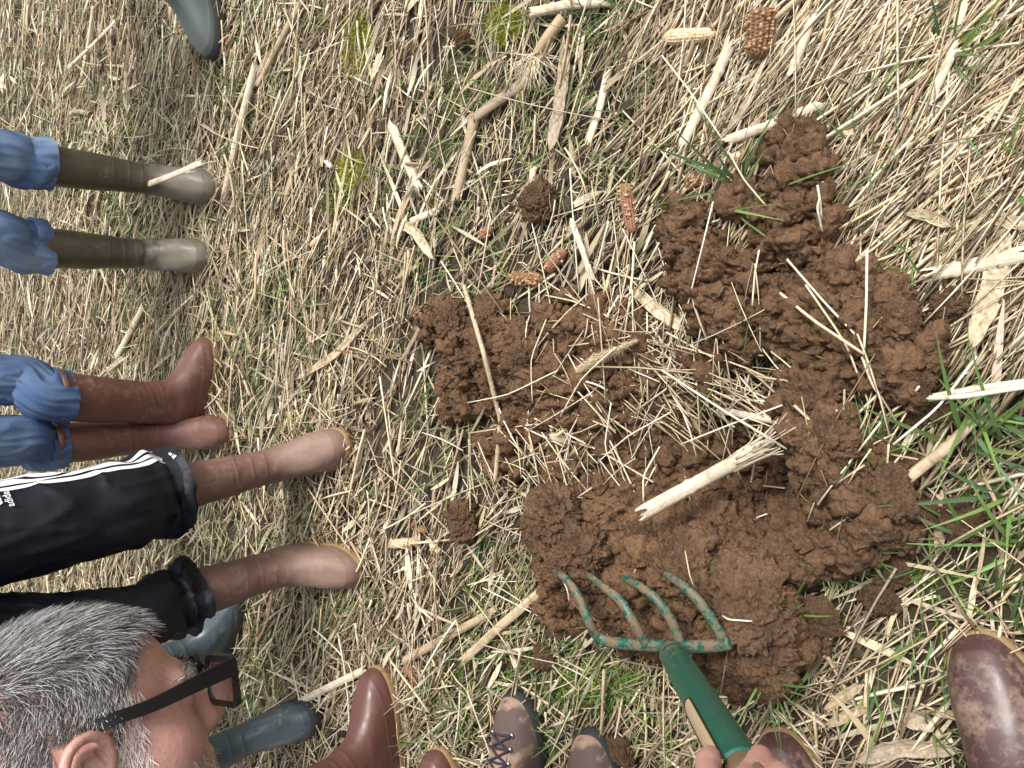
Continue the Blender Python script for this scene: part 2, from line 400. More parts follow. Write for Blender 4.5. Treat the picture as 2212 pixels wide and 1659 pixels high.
HOLE = [(1420,940,110,.045),(1540,985,120,.085),(1600,1060,115,.10),(1470,1050,100,.065),(1670,1100,60,.06)]
def _spots(L):
    out = []
    for u, v, r, h in L:
        p = G(u, v, h * 0.5); out.append((p[0], p[1], r / pxm(u, v), h))
    return np.array(out)
HS, OS = _spots(HEAP), _spots(HOLE)
def hole(x, y):
    d = np.zeros_like(x)
    for a, b, r, h in OS: d = np.maximum(d, h * np.clip(1 - ((x - a) ** 2 + (y - b) ** 2) / (r * r * 1.4), 0, 1) ** 1.0)
    return d
def base_h(x, y):
    return 0.010 * perlin(xyz(x * 2.3, y * 2.3)) + 0.006 * perlin(xyz(x * 9, y * 9, 4.1)) - hole(x, y)
def heap_t(x, y):
    """thickness of the loose soil (negative where there is none)"""
    wx = x + 0.022 * perlin(xyz(x * 16, y * 16, 1.3)) + 0.010 * perlin(xyz(x * 45, y * 45, 8.3))
    wy = y + 0.022 * perlin(xyz(x * 16, y * 16, 5.7)) + 0.010 * perlin(xyz(x * 45, y * 45, 2.9))
    s = np.full_like(x, -0.03); acc = np.zeros_like(x)
    for a, b, r, h in HS:
        q = 1 - ((wx - a) ** 2 + (wy - b) ** 2) / (r * r)
        s = np.maximum(s, np.where(q > 0, h * np.sqrt(np.clip(q, 0, 1)), 0.15 * q))
    return s
def ground_z(x, y):
    x = np.atleast_1d(np.asarray(x, float)); y = np.atleast_1d(np.asarray(y, float))
    return base_h(x, y) + np.maximum(heap_t(x, y), 0) * 0.95
def gz(x, y): return float(ground_z(x, y)[0])

# ground: fine near the digging, growing coarser to the horizon
def axis(lo, hi, st, far):
    a = list(np.arange(lo, hi + 1e-6, st)); s = st
    while a[-1] < far: s *= 1.35; a.append(a[-1] + s)
    s = st
    while a[0] > -far: s *= 1.35; a.insert(0, a[0] - s)
    return np.array(a)
gx, gy = axis(-2.2, 2.4, .02, 150), axis(-.3, 5.0, .02, 150)
XX, YY = np.meshgrid(gx, gy); x, y = XX.ravel(), YY.ravel()
hh = base_h(x, y) + 0.003 * perlin(xyz(x * 40, y * 40, 2.2))
o = link("ground", mesh_np("ground", xyz(x, y, hh), ringfaces(len(gy), len(gx), False), M['ground'])); kind(o, "structure", "dark brown stubble field soil")

# loose dug soil
def build_soil():
    st = 0.0027
    x0, x1 = HS[:, 0].min() - .18, HS[:, 0].max() + .18; y0, y1 = HS[:, 1].min() - .18, HS[:, 1].max() + .18
    ax, ay = np.arange(x0, x1, st), np.arange(y0, y1, st)
    XX, YY = np.meshgrid(ax, ay); x, y = XX.ravel(), YY.ravel()
    t = heap_t(x, y)
    keep = t > -0.02
    nx, ny = len(ax), len(ay)
    F = ringfaces(ny, nx, False); F = F[keep[F].all(1)]
    idx = np.unique(F); mp = np.full(len(x), -1); mp[idx] = np.arange(len(idx)); F = mp[F]
    x, y, t = x[idx], y[idx], t[idx]
    am = np.clip(t / 0.02, 0.25, 1.3)
    big = lumps(x + .02 * perlin(xyz(x * 14, y * 14, 3.0)), y + .02 * perlin(xyz(x * 14, y * 14, 6.0)), .066, 1); med = lumps(x + .011 * perlin(xyz(x * 30, y * 30)), y, .034, 2); sm = lumps(x, y + .005 * perlin(xyz(x * 70, y * 70)), .016, 3); ti = lumps(x, y, .0085, 4)
    L = am * (.030 * (big - .45) + .022 * (med - .42) + .0125 * (sm - .35) + .0062 * (ti - .3))
    L += am * .012 * (np.abs(perlin(xyz(x * 55, y * 55, 4.4))) * 2 - .5) + am * .0065 * (np.abs(perlin(xyz(x * 120, y * 120, 1.4))) * 2 - .5)
    L += .013 * fbm(xyz(x * 24, y * 24, 3.3), 5, .62)
    z = base_h(x, y) + np.where(t > 0, t * 0.9, t * 1.4) + L
    dx = .010 * fbm(xyz(x * 38, y * 38, 7.7), 3); dy = .010 * fbm(xyz(x * 38, y * 38, 9.1), 3)
    b = MB(); b.add(xyz(x + dx, y + dy, z), F)
    # crumbs and lumps lying on it and round it
    NC = 17000
    k = rng.integers(0, len(HS), NC * 2); ang = rng.uniform(0, 2 * np.pi, NC * 2); rad = np.sqrt(rng.uniform(0, 1, NC * 2)) * 1.22
    cx = HS[k, 0] + HS[k, 2] * rad * np.cos(ang); cy = HS[k, 1] + HS[k, 2] * rad * np.sin(ang)
    hz = ground_z(cx, cy)
    for i in range(NC):
        s = 0.0032 * (1 - rng.random()) ** (-0.50); s = min(s, .026)
        sub = 1 if s < .007 else (2 if s < .014 else 3)
        V, Fc = ico(sub); sc = rng.uniform(.65, 1.15, 3); V = V * sc
        V = V * (1 + 0.50 * fbm(V * 1.9 + rng.uniform(0, 50, 3), 3 if sub > 1 else 1, .7))[:, None]
        V = (V @ rrot().T) * s + [cx[i], cy[i], hz[i] + s * rng.uniform(-.1, .55)]
        b.add(V, None, Fc)
    hb = np.where(HS[:, 3] >= .06)[0]
    for i in range(800):                                          # the bigger broken lumps, with dark gaps between them
        q = rng.integers(0, len(HS)) if i < 600 else hb[rng.integers(0, len(hb))]; a_ = rng.uniform(0, 6.283); rd = math.sqrt(rng.random()) * 1.02; px, py = HS[q, 0] + HS[q, 2] * rd * math.cos(a_), HS[q, 1] + HS[q, 2] * rd * math.sin(a_)
        s = (rng.uniform(.008, .019) if HS[q, 3] > .03 else rng.uniform(.006, .012)) if i < 600 else rng.uniform(.014, .027); V, Fc = ico(4 if s > .012 else 3); o3 = rng.uniform(0, 60, 3)
        V = V * rng.uniform([.8, .8, .6], [1.3, 1.15, .95]); d_ = V / np.linalg.norm(V, axis=1)[:, None]
        V = V * (1 + .38 * fbm(V * 1.25 + o3, 2))[:, None] + d_ * (.30 * np.abs(perlin(V * 2.2 + o3)) + .20 * np.abs(perlin(V * 5 + o3)) + .12 * np.abs(perlin(V * 10 + o3)) - .15)[:, None]
        b.add((V @ rrot().T) * s + [px, py, gz(px, py) + s * rng.uniform(.15, .6)], None, Fc)
    o = link("loose_soil", b.mesh("loose_soil", M['soil'])); kind(o, "stuff", "crumbly brown soil dug out and heaped round the shallow hole")
build_soil()

def build_crumbs():
    b = MB(); n = 9000; x = rng.uniform(-1.6, 1.9, n); y = rng.uniform(.1, 4.2, n); k = (perlin(xyz(x * 3, y * 3, 9.9)) > -.1) & (heap_t(x, y) < 0); x, y = x[k], y[k]; z = base_h(x, y)
    for i in range(len(x)):
        s = min(.0030 * (1 - rng.random()) ** (-.45), .016); V, Fc = ico(1 if s < .006 else 2)
        V = V * rng.uniform(.6, 1.2, 3); V = V * (1 + .45 * perlin(V * 1.9 + rng.uniform(0, 50, 3)))[:, None]; b.add((V @ rrot().T) * s + [x[i], y[i], z[i] + s * .3], None, Fc)
    o = link("soil_crumbs", b.mesh("soil_crumbs", M['ground'])); kind(o, "stuff", "small dark crumbs on the bare field soil")
build_crumbs()

def build_roots():
    b = MB()
    for i in range(230):
        q = rng.integers(0, len(HS)); a_ = rng.uniform(0, 6.283); px, py = HS[q, 0] + HS[q, 2] * .8 * math.cos(a_), HS[q, 1] + HS[q, 2] * .8 * math.sin(a_); h = rng.uniform(0, 6.28); L = rng.uniform(.015, .06)
        P = [[px + math.cos(h) * L * t + rng.normal(0, .004), py + math.sin(h) * L * t + rng.normal(0, .004), gz(px, py) + .012 + rng.uniform(0, .012)] for t in (-.5, -.15, .2, .5)]
        b.add(*tube(smooth_path(P, 9), rng.uniform(.0005, .0010), 4), c=np.array((.24, .15, .08)) * rng.uniform(.5, 1.5))
    o = link("root_fibres", b.mesh("root_fibres", M['straw'])); kind(o, "stuff", "thin brown roots poking out of the dug soil")
build_roots()

# ------------------------------------------------------------------ clods and stones
CLOD_MESH = []
for i in range(9):
    V, F = ico(6 if i < 3 else 5)
    off = rng.uniform(0, 60, 3); V = V * rng.uniform([.85, .8, .6], [1.15, 1.1, .85])
    r = 1 + .34 * fbm(V * 1.3 + off, 3, .55) + .13 * fbm(V * 5 + off, 4, .65)
    V = V * r[:, None]
    d = V / np.linalg.norm(V, axis=1)[:, None]
    V = V + d * (.20 * np.abs(perlin(V * 2.6 + off)) + .15 * np.abs(perlin(V * 5.5 + off)) + .10 * np.abs(perlin(V * 11 + off)) + .055 * np.abs(perlin(V * 22 + off)) - .14)[:, None] + .05 * np.stack([perlin(V * 8 + off + 40 * q) for q in range(3)], 1)
    CLOD_MESH.append(mesh_np("soil_clod", V, F, M['clod']))
CLODS = [  # u, v, radius px, flat, label
 (2055,652,50,.7,"round crumbly soil clod lying on the pale flattened straw beside the broad dry leaf"),
 (1012,1122,44,.8,"lone soil clod on straw between the left heap and the heap under the fork"),
 (1173,440,38,.8,"upright soil clod between pale stalks, just above the two joined red cobs"),
 (1012,92,20,.8,"small soil clod alone on mossy ground next to the yellow moss patches"),
 (1462,440,24,.8,"small soil clod at the corner of the right heap beside the red kernel cob"),
 (1838,432,30,.75,"soil clod lying just outside the right heap, on straw at its far side"),
 (1693,312,34,.8,"soil clod at the far tip of the right heap, the one beside green blades"),
 (1742,335,34,.75,"soil clod at the far tip of the right heap, nearest the long white straw"),
 (1764,1326,52,.6,"long lumpy soil clod in the grass beside the big slab under the fork"),
 (1910,1285,44,.75,"squarish soil clod standing on straw, the lower of two touching clods"),
 (1932,1226,38,.6,"soil clod resting against the squarish clod, the upper of the two touching"),
 (1711,1205,46,.8,"grey brown soil clod beside the earthworm at the edge of the hole"),
 (1347,1615,36,.6,"soil clod in the grass beside the second laced hiking boot"),
 (1182,1412,28,.7,"small soil clod in the grass behind the fork's crossbar"),
 (1978,890,38,.6,"flat soil clod crossed by a pale straw among long green blades"),
 (2001,1112,30,.7,"dark soil clod between the right heap and the tall green blades, nearer the heap"),
 (2081,1122,40,.55,"low broad soil clod under the tall green blades, farther from the heap"),
 (1931,692,46,.65,"broad smooth soil clod on top of the right heap beside the upright straw"),
 (1921,772,42,.75,"angular soil clod on the right heap below the broad smooth one"),
 (1972,826,44,.7,"big rough soil clod at the outer edge of the right heap beside the green blades"),
 (1752,872,56,.8,"big rounded soil clod at the middle of the right heap above the frayed stalk end"),
 (1916,1066,58,.55,"wide flat soil clod with a pale smeared face near the heap's grassy end"),
 (1628,1305,88,.6,"biggest soil slab, lying right beside the fork tines"),
 (1640,1428,70,.7,"large soil clod at the corner of the fork, nearest the grass and straw"),
 (1195,1112,72,.8,"large rounded soil clod forming the outer side of the heap the fork lifts"),
 (1250,1195,66,.75,"large soil clod in front of the fork's outermost tine tip"),
 (1392,1160,34,.9,"knobbly soil clod standing between the white stalk and the fork tines"),
 (1480,1235,76,.6,"soil clod pierced by the inner tines of the fork"),
 (975,700,48,.7,"cracked soil clod at the far corner of the left heap"),
 (1045,700,38,.7,"soil clod beside the bent brown stem at the top of the left heap"),
 (1120,775,36,.75,"rounded soil clod in the middle of the left heap"),
 (1790,955,60,.65,"soil clod with hanging roots at the rim of the hole behind the frayed stalk")]
for i, (u, v, r, fl, lab) in enumerate(CLODS):
    R = r / pxm(u, v); p = G(u, v, R * .4)
    z = gz(p[0], p[1]); p = G(u, v, z + R * .25)
    o = link("soil_clod", CLOD_MESH[i % 9 if r < 66 else i % 3]); o.scale = (R * .98, R * .98, R * fl * 1.05)
    o.location = (p[0], p[1], max(z, gz(p[0], p[1]) * .7) + R * fl * .22 + (.020 if heap_t(p[:1], p[1:2])[0] < .005 else .004)); o.rotation_euler = (rng.uniform(-.3, .3), rng.uniform(-.3, .3), rng.uniform(0, 6.28))
    tag(o, lab, "soil clod", "soil clods thrown up by the digging")
for u, v, r, lab in [(1691,720,27,"ochre stone lying on the right heap between crumbs and a pale straw"), (1592,699,22,"smooth brown stone embedded in the straw side of the right heap")]:
    V, F = ico(4); off = rng.uniform(0, 40, 3)
    V = V * [1, .8, .65]; V = V * (1 + .25 * fbm(V * 1.2 + off, 2) + .04 * fbm(V * 6 + off, 3))[:, None]
    R = r / pxm(u, v); p = G(u, v); z = gz(p[0], p[1]); p = G(u, v, z + R * .5)
    o = link("stone", mesh_np("stone", V * R, F, M['stone']), None, (p[0], p[1], z + R * .55)); tag(o, lab, "stone")

# ------------------------------------------------------------------ straw, litter, leaves, grass, moss
def inview(x, y, mg=.16):
    u, v, d = proj(xyz(x, y))
    return (u > -2212 * mg) & (u < 2212 * (1 + mg)) & (v > -1659 * mg * 1.4) & (v < 1659 * (1 + mg * 1.4))
def scatter(n_per_m2, mg=.16):
    x0, x1, y0, y1 = -2.7, 3.2, -.75, 6.2
    n = int(n_per_m2 * (x1 - x0) * (y1 - y0)); x = rng.uniform(x0, x1, n); y = rng.uniform(y0, y1, n)
    k = (inview(x, y, mg) | (inview(x, y, .62) & (rng.random(n) < .6))) & (rng.random(n) < np.clip(1.25 - y * .17, .25, 1)); return x[k], y[k]
def strips(x, y, z, ang, L, w, bend, tilt, lift, cols, seg=3, prism=True, zmin=None, twist=None, taper=0.0):
    """many curved slivers at once"""
    n = len(x); t = np.linspace(-.5, .5, seg + 1)[None]
    a = ang[:, None] + bend[:, None] * (t)                      # heading along the sliver
    ds = L[:, None] / seg
    px = np.cumsum(np.cos(a) * ds, 1); py = np.cumsum(np.sin(a) * ds, 1)
    px -= px.mean(1, keepdims=True); py -= py.mean(1, keepdims=True)
    px += x[:, None]; py += y[:, None]
    pz = z[:, None] + tilt[:, None] * L[:, None] * t + lift[:, None] * (0.25 - t * t)
    nx, ny = -np.sin(a), np.cos(a)
    wv = w[:, None] * (1 - taper * np.abs(t * 2) ** 2)
    P = np.stack([px, py, pz], -1); N = np.stack([nx, ny, np.zeros_like(nx)], -1)
    if twist is not None:
        tw = twist[:, None] * (t + .5); N = N * np.cos(tw)[..., None]; N[..., 2] += np.sin(tw)
    if prism:
        U = np.zeros_like(P); U[..., 2] = 1
        V = np.stack([P + N * wv[..., None] * .5 - U * wv[..., None] * .25, P + U * wv[..., None] * .45, P - N * wv[..., None] * .5 - U * wv[..., None] * .25], 2); m = 3
        V = V.reshape(-1, 3); j = np.arange(3); base = (np.arange(n)[:, None, None] * (seg + 1) + np.arange(seg)[None, :, None]) * 3
        F = np.stack([base + j, base + (j + 1) % 3, base + 3 + (j + 1) % 3, base + 3 + j], -1).reshape(-1, 4)
        e0 = np.arange(n) * (seg + 1) * 3; e1 = e0 + seg * 3
        T = np.concatenate([np.stack([e0 + 2, e0 + 1, e0], 1), np.stack([e1, e1 + 1, e1 + 2], 1)])
    else:
        V = np.stack([P + N * wv[..., None] * .5, P - N * wv[..., None] * .5], 2).reshape(-1, 3); m = 2
        base = (np.arange(n)[:, None] * (seg + 1) + np.arange(seg)[None]) * 2
        F = np.stack([base, base + 1, base + 3, base + 2], -1).reshape(-1, 4); T = np.zeros((0, 3), int)
    C = np.repeat(cols, (seg + 1) * m, 0)
    return V, F, T, C
def pick(n, pal, wts, jit=.12):
    pal = np.array(pal); k = rng.choice(len(pal), n, p=np.array(wts) / sum(wts)); c = pal[k] * rng.normal(1, jit, (n, 1)) * rng.normal(1, .03, (n, 3)); return np.clip(c, .008, .88)
STRAWP = [(.68,.57,.395), (.58,.465,.30), (.78,.695,.53), (.45,.35,.225), (.24,.175,.11), (.35,.285,.20)]
ROW = math.radians(-38)                                      # the way the straw was combed by the machines
def straw_angles(x, y, n):
    a = ROW + .30 * perlin(xyz(x * 1.3, y * 1.3, 6.6)) + rng.normal(0, .33, n)
    r = rng.random(n) < .34; a[r] = rng.uniform(0, np.pi, r.sum()); return a
MOSS = [(775,100,46,80),(1095,55,42,52),(765,370,45,45),(735,430,50,40),(620,660,60,60),(1080,1455,60,35),(930,110,50,60),(1000,150,40,60),(960,300,60,50),(1290,1500,70,50)]
def bare(x, y):
    u, v, d = proj(xyz(x, y)); m_ = np.zeros(len(x))
    for a, b_, ru, rv in MOSS: m_ = np.maximum(m_, np.clip(1.5 - 1.0 * (((u - a) / ru) ** 2 + ((v - b_) / rv) ** 2), 0, 1))
    return m_
def build_litter():
    b = MB()
    def put(args, **kw):
        V, F, T, C = strips(*args, **kw); b.add(V, F, T, C)
    # finely crushed bits on the soil
    x, y = scatter(4600); t = heap_t(x, y); k = (t < .0) | (rng.random(len(x)) < .03); x, y = x[k], y[k]; n = len(x)
    pat = perlin(xyz(x * 1.9, y * 1.9, 2.5)); k = rng.random(n) < np.clip(.75 + 1.1 * pat, .12, 1) * (1 - .9 * bare(x, y)); x, y = x[k], y[k]; n = len(x)
    put((x, y, ground_z(x, y) + rng.uniform(.001, .009, n), straw_angles(x, y, n), rng.gamma(2.2, .014, n) + .01, rng.uniform(.0010, .0028, n), rng.normal(0, .5, n), rng.normal(0, .13, n), rng.uniform(0, .006, n),
         pick(n, [(.49,.395,.255), (.35,.275,.17), (.16,.115,.07), (.62,.525,.37), (.27,.22,.14)], [3, 3, 2.4, 3, 2], .18)), seg=2, prism=False)
    o = link("crushed_litter", b.mesh("crushed_litter", M['litter'])); kind(o, "stuff", "finely crushed straw and chaff covering the field soil")
    # long straw
    b = MB()
    x, y = scatter(2100); t = heap_t(x, y); k = (t < .004) | (rng.random(len(x)) < .07); x, y = x[k], y[k]
    pat = perlin(xyz(x * 1.5, y * 1.5, 8.5)); k = rng.random(len(x)) < np.clip(.72 + 1.0 * pat, .25, 1) * (1 - .82 * bare(x, y)); x, y = x[k], y[k]; n = len(x)
    def put(args, **kw):
        V, F, T, C = strips(*args, **kw); b.add(V, F, T, C)
    L = np.clip(rng.gamma(2.4, .042, n), .03, .36)
    put((x, y, ground_z(x, y) + rng.uniform(.003, .020, n), straw_angles(x, y, n), L, rng.gamma(2.2, .0012, n) + .0008, rng.normal(0, .16, n), rng.normal(0, .07, n), rng.normal(.002, .012, n),
         pick(n, STRAWP, [4, 4, 3.4, 3.4, 3, 2.4], .16)), seg=3)
    # the thick clean straw on the right and far right of the dig, laid one way
    n = 3300 + 1500; u = np.concatenate([rng.uniform(1380, 2330, 3300), rng.uniform(1380, 3000, 1500)]); v = np.concatenate([rng.uniform(-150, 720, 3300), rng.uniform(-700, 900, 1500)])
    P = np.array([G(a, c) for a, c in zip(u, v)]); x, y = P[:, 0], P[:, 1]; k = (heap_t(x, y) < .004) & (u - v * .2 > 1380); k[3300:] &= (u[3300:] > 2300) | (v[3300:] < -130); x, y = x[k], y[k]; n = len(x)
    L = np.clip(rng.gamma(3.5, .06, n), .07, .46)
    put((x, y, ground_z(x, y) + rng.uniform(.006, .032, n), ROW - .12 + rng.normal(0, .36, n), L, rng.gamma(1.7, .0013, n) + .0011, rng.normal(0, .09, n), rng.normal(0, .04, n), rng.normal(0, .014, n),
         pick(n, STRAWP, [5, 4, 4, 3, 2.4, 2.2], .16)), seg=4)
    # the last straws, fallen over everything else
    x, y = scatter(190); t = heap_t(x, y); k = t < .0; x, y = x[k], y[k]; n = len(x)
    put((x, y, ground_z(x, y) + rng.uniform(.026, .046, n), straw_angles(x, y, n), np.clip(rng.gamma(3.2, .05, n), .06, .4), rng.gamma(2.5, .0009, n) + .0009, rng.normal(0, .18, n), rng.normal(0, .06, n), rng.normal(-.01, .012, n), pick(n, STRAWP, [4, 4, 4, 3, 1.5, 2], .14)), seg=4)
    # straw lying across the middle of the dig
    for (cu, cv, su, sv, n, a0, sa) in [(1460,735,80,50,95,.2,.9), (1510,830,120,40,95,.9,.4), (1230,985,85,40,110,.4,.9), (1330,690,90,60,60,.2,1), (1560,880,80,40,60,.7,.4), (1890,930,40,70,35,-.4,.6)]:
        P = np.array([G(cu + su * rng.normal(), cv + sv * rng.normal()) for _ in range(n)]); x, y = P[:, 0], P[:, 1]
        put((x, y, ground_z(x, y) + rng.uniform(.006, .04, n), a0 + rng.normal(0, sa, n), np.clip(rng.gamma(3, .04, n), .04, .26), rng.gamma(6, .00038, n) + .0006, rng.normal(0, .2, n), rng.normal(0, .12, n), rng.normal(0, .01, n), pick(n, STRAWP, [5, 4, 5, 2, 1, 1])), seg=3)
    # single straws seen clearly on the dug soil and round it (both ends on the photo grid)
    for (u0, v0, u1, v1, w, h0, h1) in [(1685,633,1868,766,7,.05,.06),(1873,540,1866,766,6,.06,.05),(1700,560,1862,738,5,.05,.04),(1740,615,1880,880,5,.06,.03),(1862,770,1925,890,6,.05,.03),(1985,835,1905,905,6,.05,.01),
          (1430,800,1700,970,5,.06,.05),(1205,800,1010,870,3,.05,.05),(1390,1085,1425,965,4,.05,.02),(1320,870,1332,1035,3,.06,.04),(1560,1330,1625,1342,4,.10,.10),(1766,400,1775,470,5,.06,.05),(1770,430,1776,500,5,.06,.06),
          (2110,770,1930,960,6,.02,.05),(1920,960,1905,1120,5,.05,.02),(1575,330,1655,445,4,.03,.03),(1640,540,1625,660,4,.06,.05),(1470,960,1690,875,4,.03,.05),(1290,1000,1450,890,3,.05,.06),(1560,300,1430,120,4,.02,.02),
          (1965,860,2212,836,12,.03,.04),(1330,750,1210,900,3,.05,.05),(1150,870,1180,690,3,.05,.05),(1230,1300,1215,1250,3,.1,.1),(1480,1190,1500,1270,3,.09,.1)]:
        A = G(u0, v0, h0 + .035); B_ = G(u1, v1, h1 + .035); mid = (A + B_) / 2 + rng.normal(0, .006, 3); wm = w / pxm(u0, v0)
        P = smooth_path([A, mid + [0, 0, .01], B_], 9); V, Q, T = tube(P, wm / 2 * .9, 6); b.add(V, Q, T, pick(1, STRAWP[:3], [1, 1, 2], .05)[0])
    o = link("straw", b.mesh("straw", M['straw'])); kind(o, "stuff", "pale dry straw strewn thickly over the field")
    # dead maize leaf strips
    b = MB()
    x, y = scatter(430); t = heap_t(x, y); k = (t < .0); x, y = x[k], y[k]; n = len(x)
    V, F, T, C = strips(x, y, ground_z(x, y) + rng.uniform(.006, .026, n), straw_angles(x, y, n), rng.gamma(3, .03, n) + .03, rng.gamma(2.2, .0019, n) + .0026, rng.normal(0, .22, n), rng.normal(0, .1, n), rng.normal(.006, .018, n),
        pick(n, [(.55,.455,.31), (.42,.33,.215), (.25,.185,.125), (.66,.57,.42), (.40,.335,.25)], [3, 3, 2, 3, 2]), seg=6, prism=False, twist=rng.normal(0, 1.8, n), taper=.85)
    b.add(V, F, T, C)
    o = link("dead_leaves", b.mesh("dead_leaves", M['leaf'])); kind(o, "stuff", "shredded dead maize leaves among the straw")
build_litter()

def blades(b, x, y, z, yaw, L, w, arch, cols, lean, seg=4):
    """grass blades rising from the ground and bowing over"""
    n = len(x); t = np.linspace(0, 1, seg + 1)[None]
    el = lean[:, None] - arch[:, None] * t
    ds = L[:, None] / seg
    r = np.concatenate([np.zeros((n, 1)), np.cumsum(np.cos(el[:, :-1]) * ds, 1)], 1); h = np.concatenate([np.zeros((n, 1)), np.cumsum(np.sin(el[:, :-1]) * ds, 1)], 1)
    h = np.maximum(h, .002 - 0 * t)
    P = np.stack([x[:, None] + np.cos(yaw)[:, None] * r, y[:, None] + np.sin(yaw)[:, None] * r, z[:, None] + h], -1)
    N = np.stack([-np.sin(yaw), np.cos(yaw), rng.normal(0, .5, n)], -1); N /= np.linalg.norm(N, axis=1)[:, None]
    wv = w[:, None] * np.clip(1.05 - t ** 1.8, .04, 1) * np.clip(.55 + t * 2, 0, 1)
    fold = np.zeros((n, seg + 1, 3)); fold[..., 2] = -.18
    V = np.stack([P + N[:, None] * wv[..., None] * .5, P + fold * wv[..., None], P - N[:, None] * wv[..., None] * .5], 2).reshape(-1, 3)
    base = (np.arange(n)[:, None] * (seg + 1) + np.arange(seg)[None]) * 3
    F = np.concatenate([np.stack([base + i, base + i + 1, base + i + 4, base + i + 3], -1).reshape(-1, 4) for i in (0, 1)])
    b.add(V, F, None, np.repeat(cols, (seg + 1) * 3, 0))
GREENP = [(.150,.245,.062), (.105,.190,.052), (.205,.295,.090), (.105,.180,.080), (.27,.32,.09), (.36,.34,.15)]
def build_grass():
    b = MB()
    # small scattered grass
    x, y = scatter(640); pat = perlin(xyz(x * 1.7, y * 1.7, 3.1)) + .5 * perlin(xyz(x * 5, y * 5, 1.1)); k = (heap_t(x, y) < -.002) & (pat > -.10 - .38 * (y > 1.9)); x, y = x[k], y[k]
    m = rng.integers(1, 5, len(x)); x = np.repeat(x, m) + rng.normal(0, .008, m.sum()); y = np.repeat(y, m) + rng.normal(0, .008, m.sum()); n = len(x)
    blades(b, x, y, ground_z(x, y), rng.uniform(0, 6.28, n), rng.gamma(4, .013, n) + .014, rng.uniform(.0014, .0036, n), rng.uniform(.2, 1.3, n), pick(n, GREENP, [3, 2, 4, 1, 5, 2.5]), rng.uniform(.35, 1.2, n))
    # tufts seen in the photo: u, v, blades, length, spread px, width
    T = [(1320,60,34,.11,45,.0042),(1290,35,24,.10,40,.0042),(1395,45,14,.09,30,.004),(1240,180,20,.08,35,.0035),(1610,400,11,.17,14,.0062),(1590,460,6,.20,10,.006),(1870,350,10,.12,16,.0055),(1640,270,7,.08,14,.005),
      (2060,150,9,.14,12,.006),(2045,130,7,.15,10,.006),(1850,170,6,.09,14,.005),(2180,380,9,.13,20,.006),(1970,590,9,.10,16,.005),(2010,610,7,.09,14,.005),(2190,800,6,.18,22,.0075),(2110,880,8,.20,24,.0078),(2180,930,7,.19,30,.0075),(2080,960,7,.18,20,.0072),
      (1900,930,16,.10,22,.0055),(1910,980,12,.09,20,.005),(2190,1080,7,.17,28,.0075),(2120,1150,8,.15,30,.0065),(2200,1200,7,.15,30,.0065),(2000,1240,16,.09,24,.0045),(1905,1180,12,.07,20,.004),(1810,1220,24,.05,20,.003),(1840,1225,20,.05,20,.003),
      (2190,1370,10,.10,16,.0075),(2150,1290,8,.10,20,.0055),(1730,1300,8,.10,14,.0045),(1700,1430,10,.12,18,.0050),(1790,1400,7,.12,14,.005),(1600,1180,7,.08,8,.0050),(1180,1000,10,.08,14,.0045),(1060,1180,10,.07,30,.004),
      (1010,1560,30,.09,40,.004),(930,1500,36,.09,50,.004),(960,1600,34,.10,45,.0042),(900,1580,26,.09,40,.004),(1160,1480,14,.07,40,.0035),(1250,1500,24,.07,60,.0035),(1330,1480,24,.07,60,.0035),(1420,1560,16,.07,50,.0035),(1210,1600,14,.09,20,.0045),
      (1020,1400,16,.07,50,.0035),(1130,1400,18,.08,40,.0038),(1250,1380,10,.08,14,.004),(560,1290,18,.07,40,.003),(620,1400,24,.07,60,.003),(560,1450,20,.07,50,.003),(720,1330,20,.07,60,.003),(820,1300,16,.07,50,.0032),(860,1380,14,.08,40,.0032),
      (800,1080,14,.08,30,.0036),(900,1050,10,.07,30,.0035),(960,1030,10,.07,30,.0035),(640,760,12,.08,30,.003),(530,650,14,.07,30,.003),(520,860,10,.07,20,.003),(620,850,10,.07,30,.003),(480,990,10,.06,30,.003),(720,520,12,.07,40,.003),
      (880,190,18,.08,40,.0035),(960,330,18,.08,50,.0035),(840,370,20,.08,50,.0035),(660,300,12,.07,40,.003),(600,60,16,.07,40,.003),(430,60,12,.06,30,.003),(560,40,18,.07,30,.003),(1060,120,14,.07,40,.0035),(1200,300,10,.07,30,.0032),(980,480,10,.08,30,.0038),(1020,480,8,.08,20,.0038),
      (920,600,10,.09,20,.004),(900,690,7,.09,14,.004),(150,310,14,.06,40,.003),(140,430,14,.06,30,.003),(260,660,12,.05,40,.003),(310,780,10,.05,30,.003),(90,130,18,.06,50,.003),(200,250,16,.06,50,.003),(330,220,16,.06,50,.003),(700,650,16,.07,50,.003),(750,700,14,.07,50,.003),(700,900,12,.08,40,.0032),(580,1000,10,.07,30,.003),(480,430,10,.07,14,.003),(500,320,12,.06,30,.003),
      (1500,300,8,.09,20,.0042),(1430,190,8,.09,20,.0042),(1980,100,8,.10,20,.005),(2100,300,8,.11,24,.0055),(1940,260,6,.10,14,.005),(1890,260,6,.09,14,.005),(2090,500,8,.09,20,.005),(1990,540,7,.08,20,.0045),(1640,1500,8,.09,20,.0045),(1540,1470,10,.09,24,.0042),(1990,1380,12,.10,40,.0045),(1900,1480,8,.11,30,.005),(2000,1560,6,.12,20,.005),(2040,1430,8,.10,30,.0045)]
